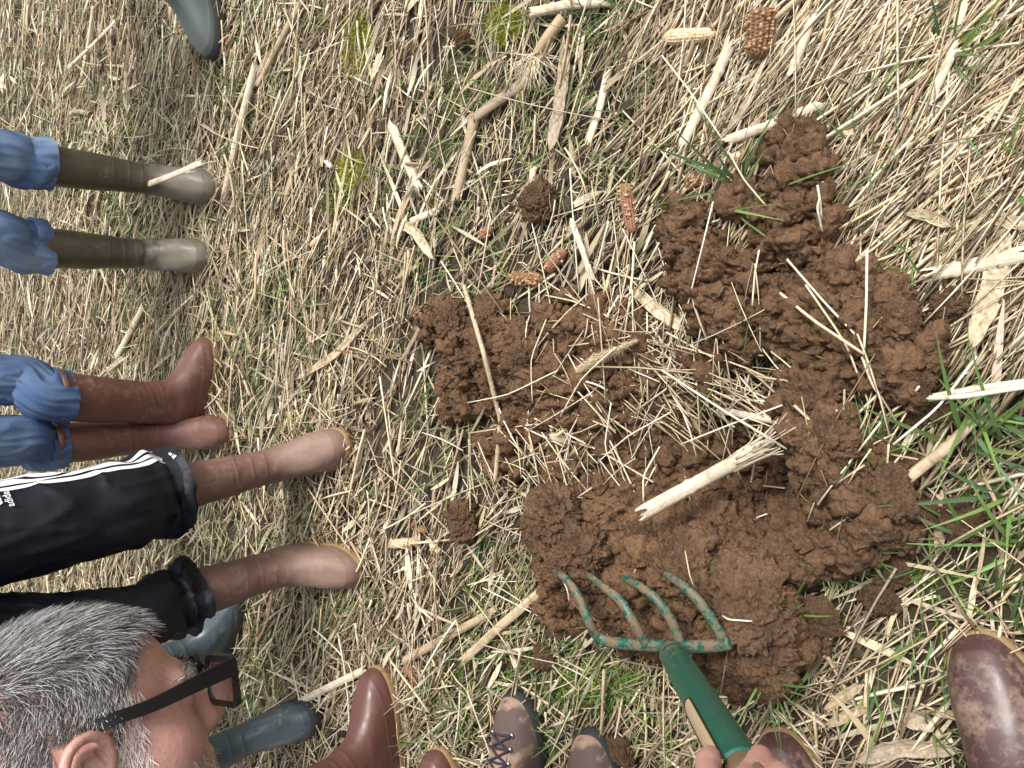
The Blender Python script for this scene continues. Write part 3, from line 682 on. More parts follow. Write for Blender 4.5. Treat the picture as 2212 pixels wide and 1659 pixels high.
    for u, v, nb, L, sp, w in T:
        uu = u + rng.normal(0, sp * .5, nb); vv = v + rng.normal(0, sp * .5, nb)
        P = np.array([G(a, c, .0) for a, c in zip(uu, vv)])
        x, y = P[:, 0], P[:, 1]; k = rng.normal(0, 1)
        blades(b, x, y, ground_z(x, y) - .003, rng.uniform(0, 6.28, nb) if nb > 12 else rng.normal(rng.uniform(0, 6.28), 1.1, nb), L * rng.uniform(.55, 1.25, nb), w * rng.uniform(.6, 1.15, nb), rng.uniform(.3, 1.3, nb),
               pick(nb, GREENP[:4], [3, 4, 2.5, 4]) * rng.uniform(.8, 1.1), rng.uniform(.45, 1.25, nb), 6)
    o = link("grass", b.mesh("grass", M['grass'])); kind(o, "stuff", "green grass blades and tufts growing through the straw")
    b = MB()
    for u, v, ru, rv, nb in [(775,100,44,78,5200),(1095,55,40,50,3600),(765,370,42,45,2600),(735,430,50,40,900),(800,200,50,40,500),(1805,1235,26,20,500),(1840,1240,30,25,500),(690,40,50,40,500),(620,660,80,80,500),(560,1500,80,60,600),(980,1500,90,70,800),(1300,1480,110,70,1400),(1170,1470,90,60,900),(2020,1260,60,40,700),(2120,1060,60,60,500),(720,1330,80,60,700),(230,180,90,90,700),(300,470,80,70,500),(260,640,90,50,600),(1000,210,80,50,500)]:
        a = rng.uniform(0, 6.28, nb); r = np.sqrt(rng.random(nb)) * rng.uniform(.6, 1.05, nb)
        P = np.array([G(u + ru * math.cos(q) * s, v + rv * math.sin(q) * s) for q, s in zip(a, r)]); x, y = P[:, 0], P[:, 1]
        k = heap_t(x, y) < 0; x, y = x[k], y[k]; nb = len(x)
        if not nb: continue
        bright = nb > 700 and u < 1200 and v < 420
        blades(b, x, y, ground_z(x, y) + rng.uniform(-.002, .006, nb), rng.uniform(0, 6.28, nb), rng.uniform(.006, .016, nb), rng.uniform(.0014, .003, nb), rng.uniform(-.2, .8, nb),
               pick(nb, [(.34,.33,.045), (.26,.28,.04), (.19,.22,.04)] if bright else [(.14,.22,.04), (.20,.27,.05), (.10,.16,.035)], [2, 2, 2]), rng.uniform(.2, 1.4, nb), 2)
    o = link("moss", b.mesh("moss", M['moss'])); kind(o, "stuff", "yellow green moss and seedlings in patches on bare soil")
build_grass()

# ------------------------------------------------------------------ maize stalks, leaves, cobs
def make_stalk(pts, dia, mat, label, flat=.85, fray=0, node=.12, hints=None, lift=None):
    """pts: photo grid points; a jointed stalk with slightly swollen nodes, hollow broken ends"""
    W_ = []
    for i, (u, v) in enumerate(pts):
        p = G(u, v); z = gz(p[0], p[1]) + dia * .5 * flat + (lift[i] if lift else (.026 if u > 1400 and v < 700 else .014)); W_.append(G(u, v, z))
    W_ = np.array(W_); c = W_.mean(0); n = 46
    if len(W_) == 2: P = smooth_path([W_[0], (W_[0] + W_[1]) / 2 + rng.normal(0, .0025, 3), W_[1]], n)
    else:
        d = np.concatenate([[0], np.cumsum(np.linalg.norm(np.diff(W_, axis=0), axis=1))]); t = np.linspace(0, d[-1], n); P = np.stack([np.interp(t, d, W_[:, i]) for i in range(3)], 1)
    s = np.concatenate([[0], np.cumsum(np.linalg.norm(np.diff(P, axis=0), axis=1))])
    r = np.full(n, dia / 2) * np.linspace(1.04, .93, n)
    ph = rng.uniform(.3, .7) * node
    q = np.abs((s - ph + node / 2) % node - node / 2); r *= 1 + .16 * np.exp(-(q / .0035) ** 2) - .07 * np.exp(-((q - .009) / .004) ** 2)
    nn = 20; th = np.arange(nn) * 2 * np.pi / nn
    rr = r[:, None] * (1 + .035 * np.cos(7 * th + rng.uniform(0, 6))[None] + .07 * np.cos(2 * th + rng.uniform(0, 6))[None] + .05 * perlin(np.stack([np.repeat(s, nn) * 22, np.tile(np.cos(th), n) * 1.3, np.tile(np.sin(th), n) * 1.3], 1) + rng.uniform(0, 90)).reshape(n, nn))
    dirv = P[-1] - P[0]; L = np.linalg.norm(dirv); zq = Vector(dirv).to_track_quat('Z', 'Y'); R = np.array(zq.to_matrix())
    Pl = (P - c) @ R
    hint = np.array([0, 0, 1.0]) @ R
    V, Q, T = tube(Pl, rr, nn, False, flat, hint)
    # ragged broken ends
    for e in (0, n - 1):
        sl = slice(e * nn, e * nn + nn); V[sl, 2] += (1 if e else -1) * rng.uniform(-.4, 1.0, nn) * dia * .8
    b = MB(); b.add(V, Q)
    o = link("maize_stalk", b.mesh("maize_stalk", mat), None, c); o.rotation_mode = 'QUATERNION'; o.rotation_quaternion = zq
    for e, sg in ((2, -1), (n - 3, 1)):                           # pith plug set back inside each end
        ring = V[e * nn:(e + 1) * nn] * 1.0; cc = ring.mean(0); ring = cc + (ring - cc) * .97; Vv = np.concatenate([ring, cc[None] - [0, 0, sg * dia * .15]]); j = np.arange(nn); pb = MB(); pb.add(Vv, None, np.stack([j, (j + 1) % nn, np.full(nn, nn)], 1)); link("pith", pb.mesh("pith", M['pith']), o)
    if fray:
        fb = MB(); e = V[(n - 1) * nn:]; Tt, A, B = frames(Pl, hint)
        for k in range(fray):
            a = rng.uniform(0, 6.28); st = Pl[-1 - rng.integers(2, 14)]; rad = dia * .52
            p0 = st + rad * (math.cos(a) * flat * A[-1] + math.sin(a) * B[-1]); out = (p0 - st) / rad
            Lf = rng.uniform(.03, .10); p1 = p0 + Tt[-1] * Lf * .5 + out * .002; p2 = p0 + Tt[-1] * Lf + out * rng.uniform(.001, .022)
            Vs, Qs, Ts = tube(smooth_path([p0, p1, p2], 7), np.linspace(1, .35, 7) * rng.uniform(.0008, .0028), 5, True, .45); fb.add(Vs, Qs, Ts)
        link("frayed_fibres", fb.mesh("frayed_fibres", mat), o)
    return tag(o, label, "maize stalk", "broken maize stalks lying on the field")
SW, ST, SG = M['stalk_white'], M['stalk_tan'], M['stalk_grey']
make_stalk([(550,148),(520,265),(485,420)], .021, SW, "long pale stalk with dark joints right in front of the olive boots", lift=[.012,.012,.012])
make_stalk([(652,2),(560,178)], .018, ST, "tan stalk running up to the end of the long pale stalk near the grey boot", .8)
make_stalk([(203,12),(178,162)], .015, SW, "pale stalk crossed by the grey sliver near the corner above the olive boots", .8)
make_stalk([(143,150),(250,45)], .012, M['stalk_white'], "straight bleached sliver lying across another pale stalk, blue grey sheen", .5, lift=[.03,.03])
make_stalk([(848,275),(876,345),(906,408)], .022, SW, "short white stalk stub with dark streaks, cut off at both ends", .9)
make_stalk([(1142,172),(1020,258)], .024, SG, "brown streaked flattened stalk below the pale root fibres, upper half of a bent pair", .6)
make_stalk([(1022,262),(985,425)], .020, ST, "tan stalk meeting the brown streaked one at an angle, leading towards the heap", .8)
make_stalk([(1156,26),(1312,4)], .019, SW, "white stalk lying near the frame's top beside the thick grass tuft", .9)
make_stalk([(1236,482),(1258,540),(1278,604)], .012, SW, "pale split stalk standing over the joined red cobs", .8, 4, lift=[.02,.04,.03])
make_stalk([(1152,365),(1138,472)], .015, SW, "short pale stalk right beside the upright soil clod", .7)
make_stalk([(1312,158),(1272,305)], .014, SW, "slim pale stalk pointing from the grass tuft down towards the red kernel cob", .7)
make_stalk([(1392,1106),(1530,1030),(1650,965)], .0235, SW, "thick white stalk with a frayed end lying across the hole", .95, 26, node=.13, lift=[.085,.10,.11])
make_stalk([(2212,548),(2015,592)], .021, SW, "thick pale stalk coming in at the frame's edge beside the broad dry leaf", .7)
make_stalk([(2225,826),(2100,842),(1985,864)], .0115, SW, "straight pale stalk with one joint above the tall green blades", .9, lift=[.04,.03,.02])
make_stalk([(1958,1036),(2108,905)], .016, ST, "tan stalk lying under the tall green blades beside the right heap", .8)
make_stalk([(2083,-4),(2052,126),(1996,240)], .014, SW, "longest pale stalk among the combed straw near the frame's far corner", .7, lift=[.02,.025,.02])
make_stalk([(1579,94),(1540,180),(1474,314)], .018, SW, "pale stalk running from the big kernel cob down to the red cobs", .8)
make_stalk([(1575,302),(1768,228)], .017, SW, "pale stalk in the straw just behind the far tip of the right heap", .7)
make_stalk([(1755,40),(1709,160)], .015, SW, "pale stalk next to the big kernel cob, on the side away from the grass tuft", .7)
make_stalk([(874,1427),(1070,1318)], .020, ST, "long tan stalk pointing at the fork from beside the russet boot", .7)
make_stalk([(1000,1427),(1165,1280)], .021, ST, "flattened tan stalk beside the long tan one, nearer the fork", .45)
make_stalk([(640,1520),(790,1446)], .022, SW, "pale stalk ending behind the toe of the russet boot", .8)
make_stalk([(253,768),(310,660)], .021, SW, "pale stalk beside a weathered cob, near the splayed brown boot", .8)
make_stalk([(1004,623),(1045,764),(1081,908),(1070,1035)], .0105, ST, "long thin bent stem lying over the left heap", .9, lift=[.035,.06,.06,.055])
make_stalk([(1590,1062),(1480,870)], .009, ST, "half buried slim tan stem at the side of the hole, under the white stalk", .8, lift=[-.01,.02])
make_stalk([(1545,885),(1690,912)], .013, SW, "pale stalk tucked under the big clod at the frayed end of the white stalk", .7, lift=[.02,.03])
make_stalk([(890,478),(945,455)], .016, SW, "stubby pale stalk below the white stub, beside a fan of dry leaf", .7)
make_stalk([(160,240),(195,246)], .018, SG, "weathered brown stub pointing away on the far straw", .9)

make_stalk([(302,404),(360,384),(436,352)], .016, SW, "pale stalk leaning across the instep of the olive boot", .7, 6, lift=[.15,.15,.125])

def make_leafstrip(pts, w, mat, label, curl=.25):
    W_ = np.array([G(u, v, gz(*G(u, v)[:2]) + (.034 if u > 1400 and v < 800 else .022)) for u, v in pts]); c = W_.mean(0); P = smooth_path(W_, 26) - c; n = len(P); k = 13
    T, A, B = frames(P); t = np.linspace(0, 1, n); q = np.linspace(-1, 1, k)
    ww = w / 2 * .85 * np.sqrt(np.clip(1 - np.abs(2 * t - 1) ** 3.2, .02, 1)) * (1 + .30 * perlin(np.stack([t * 9, t * 0 + rng.uniform(0, 50), t * 0], 1)))
    rid = .0016 * np.sin(q * 16)[None] + .003 * perlin(np.stack([np.repeat(t * 5, k), np.tile(q * 2, n), np.full(n * k, rng.uniform(0, 40))], 1)).reshape(n, k)
    up = curl * w * (q ** 2)[None] * (.6 + .8 * t[:, None]) + rid
    jag = .16 * perlin(np.stack([np.tile(q * 7, n), np.repeat(t * 3, k), np.full(n * k, rng.uniform(0, 40))], 1)).reshape(n, k) * (np.abs(2 * t - 1) ** 2)[:, None] * np.linalg.norm(P[-1] - P[0]) * .5
    V = P[:, None] + T[:, None] * jag[..., None] + B[:, None] * (ww[:, None] * q[None])[..., None] + A[:, None] * up[..., None]
    V2 = V - A[:, None] * .0016
    Vall = np.concatenate([V.reshape(-1, 3), V2.reshape(-1, 3)]); F = ringfaces(n, k, False); F2 = F[:, ::-1] + n * k
    edge = np.concatenate([np.arange(k), np.arange(1, n) * k + k - 1, (n - 1) * k + np.arange(k - 2, -1, -1), np.arange(n - 2, 0, -1) * k]); e2 = np.roll(edge, -1)
    S = np.stack([edge, edge + n * k, e2 + n * k, e2], 1)
    o = link("maize_leaf", mesh_np("maize_leaf", Vall, [np.concatenate([F, F2, S])], mat), None, c)
    return tag(o, label, "dry leaf", "broad dry maize leaves and husks")
def m_leafmat(name, a, b):
    t = NT(name); n = t.noise(1.0, 5, .6, t.map((45, 150, 45)), 1.5); n2 = t.noise(120, 5)
    t.base(t.mix(t.ramp(n2, [(.40, 0), (.7, .8)]), t.mix(t.ramp(n, [(.35, 0), (.65, 1)]), a, b), (.17, .115, .07))).rough(.65); t.bump(n2, .3, .001); return t.m
M['husk'] = m_leafmat("pale husk", (.66,.55,.38), (.50,.38,.24)); M['husk_grey'] = m_leafmat("grey husk", (.48,.40,.30), (.33,.25,.18)); M['husk_yellow'] = m_leafmat("yellowed husk", (.54,.44,.28), (.38,.29,.18))
make_leafstrip([(2172,500),(2140,640),(2098,745)], .034, M['husk'], "broad pale dry leaf lying flat beside the round crumbly clod", .05)
make_leafstrip([(1850,1640),(1950,1612),(2075,1620)], .030, M['husk_grey'], "greyish curled husk between the two dark brown boots", .22)
make_leafstrip([(1782,1536),(1820,1505),(1866,1476)], .019, M['husk_yellow'], "yellowed husk chip on the straw above the greyish husk, nearer the fork", .2)
make_leafstrip([(1786,1568),(1830,1545),(1875,1528)], .019, M['husk_yellow'], "yellowed husk chip lying just under the other yellowed chip", .2)
make_leafstrip([(1955,1562),(1990,1550),(2020,1570)], .030, M['husk_grey'], "short crumpled husk close to the big dark brown boot", .35)
make_leafstrip([(1955,458),(2000,465),(2060,490)], .018, M['husk_yellow'], "yellowish husk in the combed straw beyond the right heap", .2)
make_leafstrip([(2140,470),(2180,480),(2230,485)], .022, M['husk_yellow'], "yellowish husk cut by the frame's edge", .1)
make_leafstrip([(1225,100),(1210,240),(1190,330)], .034, M['husk_grey'], "frayed grey brown husk below the thick grass tuft", .15)
make_leafstrip([(855,475),(900,500),(940,560)], .030, M['husk'], "fan of torn pale husk beyond the corner of the left heap", .2)
make_leafstrip([(1360,620),(1420,670),(1500,720)], .026, M['husk'], "pale torn husk bridging the straw between the two heaps", .2)
make_leafstrip([(640,820),(720,770),(800,690)], .022, M['husk'], "long narrow pale leaf on the straw in front of the brown boots", .12)
make_leafstrip([(1640,180),(1590,260),(1540,330)], .014, M['husk_grey'], "thin grey leaf across the straw below the big kernel cob", .12)

def husk_cup():
    u, v = 1243, 945; p = G(u, v); z = gz(p[0], p[1]); b = MB(); nn = 18; th = np.arange(nn) * 2 * np.pi / nn
    up = np.array([.25, .25, .93]); P = np.array([[0, 0, 0.]]) + np.linspace(0, .042, 12)[:, None] * up
    r = np.interp(np.linspace(0, 1, 12), [0, .55, 1], [.013, .011, .0045]); rr = r[:, None] * (1 + .1 * np.cos(5 * th))[None]
    V, Q, T = tube(P, rr, nn, False); b.add(V, Q); V2, Q2, _ = tube(P, rr * .88, nn, False); b.add(V2, Q2[:, ::-1])
    o = link("husk_cone", b.mesh("husk_cone", M['husk']), None, (p[0], p[1], z + .004)); tag(o, "hollow pale husk cone standing on the soil in the middle of the dig", "husk")
    b = MB(); Vv, Qq, Tt = tube(smooth_path([(.012, -.004, .034), (.022, -.016, .018), (.022, -.020, -.002)], 10), np.linspace(.002, .006, 10), 8, True, .25); b.add(Vv, Qq, Tt); link("torn_flap", b.mesh("torn_flap", M['husk']), o)
husk_cup()

def make_cob(p0, p1, dia, style, label, bury=.25):
    """a threshed cob: rows of cupules, chaffy rims, and some kernels left in place"""
    A = G(*p0); B_ = G(*p1)
    zA, zB = gz(A[0], A[1]), gz(B_[0], B_[1]); up_ = .018 if p0[0] > 1400 else .009; A = G(*p0, zA + up_ + dia * (.5 - bury)); B_ = G(*p1, zB + up_ + dia * (.5 - bury)); L = max(np.linalg.norm(B_ - A), dia * .9); c = (A + B_) / 2
    zq = Vector(B_ - A).to_track_quat('Z', 'Y')
    rows = 14; nu = rows * 5; nv = max(24, int(L / .0052) * 5)
    th = np.arange(nu) * 2 * np.pi / nu; s = np.linspace(0, 1, nv)
    S, TH = np.meshgrid(s, th, indexing='ij'); prof = (np.clip(1 - np.abs(2 * S - 1) ** 5, 0, 1)) ** .5 * np.interp(S, [0, .15, 1], [.93, 1, .78])
    nr = L / .0052
    cell_u = np.cos(TH * rows); cell_v = np.cos(2 * np.pi * (S * nr + .5 * (np.floor(TH * rows / (2 * np.pi) + .5) % 2)))
    pit = np.clip(.5 + .3 * cell_u + .25 * cell_v, 0, 1)
    jag = fbm(np.stack([S.ravel() * nr * 1.2, np.cos(TH).ravel() * 4, np.sin(TH).ravel() * 4], 1) + rng.uniform(0, 50), 3, .7).reshape(S.shape)
    if style == 'pale': depth = .10
    else: depth = .17
    r = dia / 2 * prof * (.90 + depth * (.5 - pit) + .07 * jag) ; r = np.maximum(r, 1e-4)
    V = np.stack([r * np.cos(TH), r * np.sin(TH), (S - .5) * L], -1).reshape(-1, 3)
    pal = {'red': ((.15,.055,.032), (.34,.18,.11)), 'gold': ((.085,.040,.022), (.25,.135,.07)), 'pale': ((.42,.28,.16), (.66,.54,.36)), 'brown': ((.13,.065,.035), (.28,.16,.085))}[style]
    k = np.clip(.5 - .9 * (pit - .5) + .6 * jag, 0, 1).reshape(-1, 1); C = np.array(pal[0]) * (1 - k) + np.array(pal[1]) * k
    root = link("maize_cob", mesh_np("maize_cob", V, ringfaces(nv, nu), M['cob_red'], C), None, c); root.rotation_mode = 'QUATERNION'; root.rotation_quaternion = zq
    cb = MB(); nch = int(60 * L / .1 * (1 if style != 'brown' else .5))
    for _ in range(nch):                                         # papery rims standing off the cob
        i = rng.integers(2, nv - 2); j = rng.integers(0, nu); p = V[i * nu + j]; nrm = np.array([math.cos(th[j]), math.sin(th[j]), rng.uniform(-.4, .4)]); tt = np.array([-math.sin(th[j]), math.cos(th[j]), 0])
        w = rng.uniform(.001, .0025); h = rng.uniform(.001, .004); cb.add([p - tt * w, p + tt * w, p + tt * w * .6 + nrm * h, p - tt * w * .6 + nrm * h], [[0, 1, 2, 3]])
    link("chaff", cb.mesh("chaff", M['husk'] if style != 'red' else M['cob_chaff']), root)
    nk = {'red': .12, 'gold': .30, 'pale': 0, 'brown': .05}[style]
    if nk:
        kb = MB(); Vk, Fk = ico(2)
        for ir in range(rows):
            for iv in range(1, int(nr) - 1):
                patch = perlin(np.array([[ir * .45, iv * .35, L * 100]]))[0] + .5
                if rng.random() > nk * 2.4 * patch: continue
                sv = (iv + .5 * (ir % 2)) / nr; a = (ir + .5) * 2 * np.pi / rows; rad = dia / 2 * np.interp(sv, [0, .15, 1], [.93, 1, .78]) * min(1, (1 - abs(2 * sv - 1) ** 5) ** .5 + .02) * .98
                n_ = np.array([math.cos(a), math.sin(a), 0]); t_ = np.array([-n_[1], n_[0], 0]); Mx = np.stack([n_ * .0042, t_ * .0036, np.array([0, 0, .0030])])
                kb.add((Vk * rng.uniform(.7, 1.2) @ Mx) @ (np.eye(3) + rng.normal(0, .12, (3, 3))) + n_ * (rad - rng.uniform(0, .0016)) + [0, 0, (sv - .5) * L] + rng.normal(0, .0006, 3), None, Fk)
        if kb.n: link("kernels", kb.mesh("kernels", M['kernel_pale'] if style == 'red' else M['kernel']), root)
    return tag(root, label, "maize cob", "threshed maize cobs lying in the straw")
M['cob_chaff'] = m_leafmat("red chaff", (.36,.20,.125), (.20,.085,.05))
make_cob((1648,16), (1637,128), .050, 'gold', "largest cob, dark with golden kernels still on one side", .1)
make_cob((1432,82), (1546,74), .030, 'pale', "long bare pale cob beside the largest kernel cob", .2)
make_cob((1350,396), (1368,504), .031, 'red', "red cob with a few single kernels, standing alone between the heaps' far ends", .15)
make_cob((1478,394), (1542,390), .022, 'gold', "dark cob with kernels lying crosswise at the far side of the right heap", .2)
make_cob((1102,599), (1174,604), .027, 'gold', "cob with neat rows of pinkish kernels, first of the joined pair above the left heap", .15)
make_cob((1180,585), (1222,540), .026, 'red', "short red cob touching the cob with neat kernel rows", .15)
make_cob((840,1176), (902,1170), .026, 'pale', "pale bare cob between the two dusty brown boots' straw and the lone clod", .2)
make_cob((930,1172), (950,1194), .018, 'pale', "tiny pale cob piece beside the pale bare cob", .2)
make_cob((880,1124), (922,1150), .020, 'brown', "brown cob half hidden behind the pale bare cob", .35)
make_cob((878,1434), (900,1478), .024, 'red', "reddish cob next to the toe of the russet boot", .15)
make_cob((672,531), (698,508), .018, 'pale', "small pale cob alone in the grassy straw before the olive boots", .2)
make_cob((296,744), (330,700), .024, 'brown', "weathered brown cob between the pale stalk and the splayed brown boot", .2)
make_cob((1570,345), (1604,334), .020, 'pale', "small chewed pale cob near the far tip of the right heap", .3)
make_cob((1805,290), (1860,284), .024, 'pale', "broken pinkish pale cob in the combed straw behind the right heap", .3)
make_cob((886,675), (922,670), .020, 'gold', "golden cob half buried at the far corner of the left heap", .3)
make_cob((1040,512), (1062,492), .026, 'red', "stumpy cob with loose kernels between the stalks above the left heap", .25)
make_cob((746,770), (758,756), .022, 'red', "small red cob tip in the straw before the brown boots", .3)
def loose_bits():
    Vk, Fk = ico(3)
    for u, v, lab, mt in [(1702,1010,"single yellow kernel lying in the dark soil of the hole", 'kernel_gold'), (1590,385,"single pale kernel in the straw near the far tip of the right heap", 'kernel_pale')]:
        p = G(u, v); z = gz(p[0], p[1]) + .012; V = Vk * [.0062, .0048, .004]; V[:, 0] *= 1 - .25 * np.sign(V[:, 1]) * 0
        V = V * (1 + .25 * (V[:, :1] / .0062) * np.array([0, 1, .4])); o = link("maize_kernel", mesh_np("maize_kernel", V, Fk, M[mt]), None, (*G(u, v, z)[:2], z)); tag(o, lab, "kernel")
    u, v = 1716, 1150; p = G(u, v, .03); z = gz(p[0], p[1]) + .012
    P = smooth_path([(-.014, .012, 0), (-.004, .010, .004), (0, .002, .004), (-.006, -.006, .004), (.002, -.012, .005), (.012, -.012, .002)], 40); rr = .0023 * np.clip(np.minimum(np.linspace(.4, 8, 40), np.linspace(8, .3, 40)), 0, 1) * (1 + .05 * np.cos(np.arange(40) * 2.4))
    b = MB(); b.add(*tube(P, rr, 10)); o = link("earthworm", b.mesh("earthworm", M['worm']), None, (p[0], p[1], z)); tag(o, "small pink earthworm curled on the soil beside the grey brown clod", "earthworm")
    # fluffy dry seed head
    A = G(1253, 798, .055); B_ = G(1376, 735, .075); c = (A + B_) / 2; b = MB(); P = smooth_path([A - c, [0, 0, .006], B_ - c], 30); b.add(*tube(P, .0008, 5), c=(.46,.36,.22))
    T_, A_, N_ = frames(P); n = 1500
    for k in range(n):
        i = rng.integers(0, 30); w = math.sin(math.pi * min(1, (i + 4) / 34)); a = rng.uniform(0, 6.28); d = A_[i] * math.cos(a) + N_[i] * math.sin(a); L = .019 * (.35 + .65 * w) * rng.uniform(.4, 1); q = P[i] + T_[i] * rng.uniform(-.003, .003)
        e = q + d * L * .75 - T_[i] * L * .7; s = np.cross(d, T_[i]) * .0006; b.add([q - s, q + s, e + s * .7, e - s * .7], [[0, 1, 2, 3]], None, np.array([.50,.40,.25]) * rng.uniform(.7, 1.2))
    o = link("seed_head", b.mesh("seed_head", M['straw']), None, c); tag(o, "fluffy dry grass seed head lying on the soil of the left heap", "seed head")
    # fibrous root crown
    c = G(1160, 118, .03); b = MB()
    for k in range(110):
        a = rng.normal(2.6, .75); d = np.array([math.cos(a), math.sin(a), rng.uniform(-.1, .5)]); L = rng.uniform(.03, .085); e = d * L; mid = e * .5 + rng.normal(0, .006, 3); b.add(*tube(smooth_path([np.zeros(3) + rng.normal(0, .006, 3), mid, e], 7), np.linspace(.0011, .0004, 7), 4), c=pick(1, [(.70,.62,.46), (.55,.45,.30)], [1, 1])[0])
    b.add(*tube(smooth_path([(0, 0, 0), (.02, -.03, .004), (.05, -.06, -.01)], 12), np.linspace(.010, .012, 12), 10), c=(.42,.32,.2))
    o = link("root_crown", b.mesh("root_crown", M['straw']), None, c); tag(o, "pulled up maize root with a spray of pale fibres on mossy ground", "root")
loose_bits()

# ------------------------------------------------------------------ boots
def sm_interp(q, xs, ys):
    xs = np.asarray(xs, float); g = np.linspace(xs[0], xs[-1], 400); y = np.interp(g, xs, ys); k = 17
    yp = np.concatenate([2 * y[0] - y[1:k + 1][::-1], y, 2 * y[-1] - y[-k - 1:-1][::-1]]); w = np.hanning(2 * k + 3)[1:-1]; w /= w.sum()
    return np.interp(q, g, np.convolve(yp, w, 'valid'))
def boot_slice(z, th, p):
    """plan outline of the boot at height z"""
    yf = sm_interp(z, p['z'], p['yf']); yb = sm_interp(z, p['z'], p['yb']); hw = sm_interp(z, p['z'], p['hw'])
    ym, hl = (yf + yb) / 2, (yf - yb) / 2
    c, s = np.cos(th), np.sin(th)
    e_ = .70 + .2 * np.clip((z - .08) / .05, 0, 1); y = ym + hl * np.sign(c) * np.abs(c) ** (e_ + .04); x = np.sign(s) * np.abs(s) ** e_
    foot = np.clip((.105 - z) / .05, 0, 1)
    prof = 1 + foot * (np.interp(y, [-.09, -.04, .03, .11, .16, .205], [.86, .86, .86, 1.06, 1.05, .95]) - 1)
    slope = 1 - .24 * np.clip((y - .0) / .2, 0, 1) * np.clip((z - .035) / .06, 0, 1) * foot
    return x * hw * prof * slope, y
WELLY = dict(z=[0, .02, .045, .06, .075, .09, .105, .125, .15, .2, .28, .36, .42], yf=[.198, .203, .200, .190, .168, .136, .103, .078, .062, .052, .053, .055, .056],
             yb=[-.080, -.083, -.086, -.087, -.086, -.084, -.081, -.077, -.074, -.071, -.074, -.077, -.078], hw=[.049, .051, .052, .052, .051, .049, .046, .044, .0445, .047, .052, .055, .056])
HIKER = dict(z=[0, .02, .04, .055, .070, .085, .10, .115, .13, .15, .17], yf=[.196, .200, .196, .184, .160, .125, .092, .070, .056, .048, .046],
             yb=[-.088, -.090, -.091, -.091, -.089, -.086, -.082, -.078, -.076, -.076, -.078], hw=[.048, .051, .0515, .051, .050, .049, .046, .043, .042, .044, .047])
def make_boot(parent, toe, yaw, mat, sole, H=.43, p=WELLY, size=1.0, lean=(0, 0), crease=0.0, seams=True, trim=None, name="boot", sole_h=.026, off=np.zeros(3)):
    nz, nt = int(H / .0028), 72; z = np.linspace(.0, H, nz); th = np.arange(nt) * 2 * np.pi / nt
    V = np.zeros((nz, nt, 3))
    for i, zz in enumerate(z):
        V[i, :, 0], V[i, :, 1] = boot_slice(zz, th, p); V[i, :, 2] = zz
    cen = V.mean(1, keepdims=True); out = V - cen; out[..., 2] = 0; out /= np.maximum(np.linalg.norm(out, axis=2, keepdims=True), 1e-6)
    d = np.zeros((nz, nt))
    if seams:                                                    # moulded ridges round ankle and shin
        fr = np.cos(th)[None]; Z = z[:, None]
        for zc, amp in ((.155, .012), (.185, .016), (.222, .022)):
            d += .0013 * np.exp(-((Z - zc - amp * fr) / .0028) ** 2) * np.clip(.5 + fr, 0, 1)
        d += .003 * np.exp(-((Z - H + .006) / .005) ** 2)
        d += .0015 * np.exp(-((Z - .052 - .006 * fr) / .003) ** 2)
    off3 = rng.uniform(0, 60, 3)
    n1 = fbm(V.reshape(-1, 3) * 17 + off3, 3).reshape(nz, nt); d += .0022 * n1
    if crease:
        Z = z[:, None]; w = np.exp(-((Z - .125) / .045) ** 2)
        d += crease * w * (np.sin(Z * 150 + 2.2 * np.cos(th)[None] + 3 * n1) * .5 + 1.2 * perlin(V.reshape(-1, 3) * 26 + off3).reshape(nz, nt))
    V += out * d[..., None]
    t = np.clip((z - .1) / max(H - .1, .01), 0, 1)[:, None]; V[..., 0] += lean[0] * t; V[..., 1] += lean[1] * t
    b = MB(); b.add(V.reshape(-1, 3), ringfaces(nz, nt))
    inn = V[-1:] - out[-1:] * .005; inn2 = inn.copy(); inn2[..., 2] -= .03; b.add(np.concatenate([V[-1], inn[0], inn2[0]]), ringfaces(3, nt))
    R = rotz(yaw - math.pi / 2); toe = np.asarray(toe, float)[:2]; o3 = toe - (R @ np.array([0, .2 * size, 0]))[:2]
    loc = np.array([o3[0], o3[1], max(gz(*o3), gz(*toe)) + .004])
    root = link(name, b.mesh(name, mat), parent, loc - off); root.rotation_euler[2] = yaw - math.pi / 2; root.scale = (size,) * 3
    zs = np.array([-.004, .0, .006, sole_h * .5, sole_h * .8, sole_h]); sc = np.array([.96, 1.03, 1.05, 1.06, 1.06, 1.02]); S = np.zeros((6, nt, 3))
    tread = .0016 * np.sign(np.sin(th * 24))
    for i in range(6):
        xx, yy = boot_slice(max(zs[i], .004), th, p); m_ = np.array([0, (p['yf'][0] + p['yb'][0]) / 2]); S[i, :, 0] = xx * sc[i] * 1.03; S[i, :, 1] = (yy - m_[1]) * (1 + (sc[i] - 1) * .55) + m_[1]; S[i, :, 2] = zs[i]
        if i < 4: S[i, :, :2] *= (1 + tread * 6)[:, None]
    b = MB(); b.add(S.reshape(-1, 3), ringfaces(6, nt)); lid = S[-1] * [.9, .9, 1]; b.add(np.concatenate([S[-1], lid]), ringfaces(2, nt)); fl = S[0] * [.5, .5, 1]; b.add(np.concatenate([fl, S[0]]), ringfaces(2, nt))
    link("sole", b.mesh("sole", sole), root)
    if trim:
        b = MB(); top = V[-3]; ring = np.concatenate([top + out[-3] * .0035, top + out[-3] * .0035 + [0, 0, .012], top - out[-3] * .002 + [0, 0, .013], top - out[-3] * .003 - [0, 0, .004]]); b.add(ring, ringfaces(4, nt)); link("top_band", b.mesh("top_band", trim), root)
    return root, loc, V
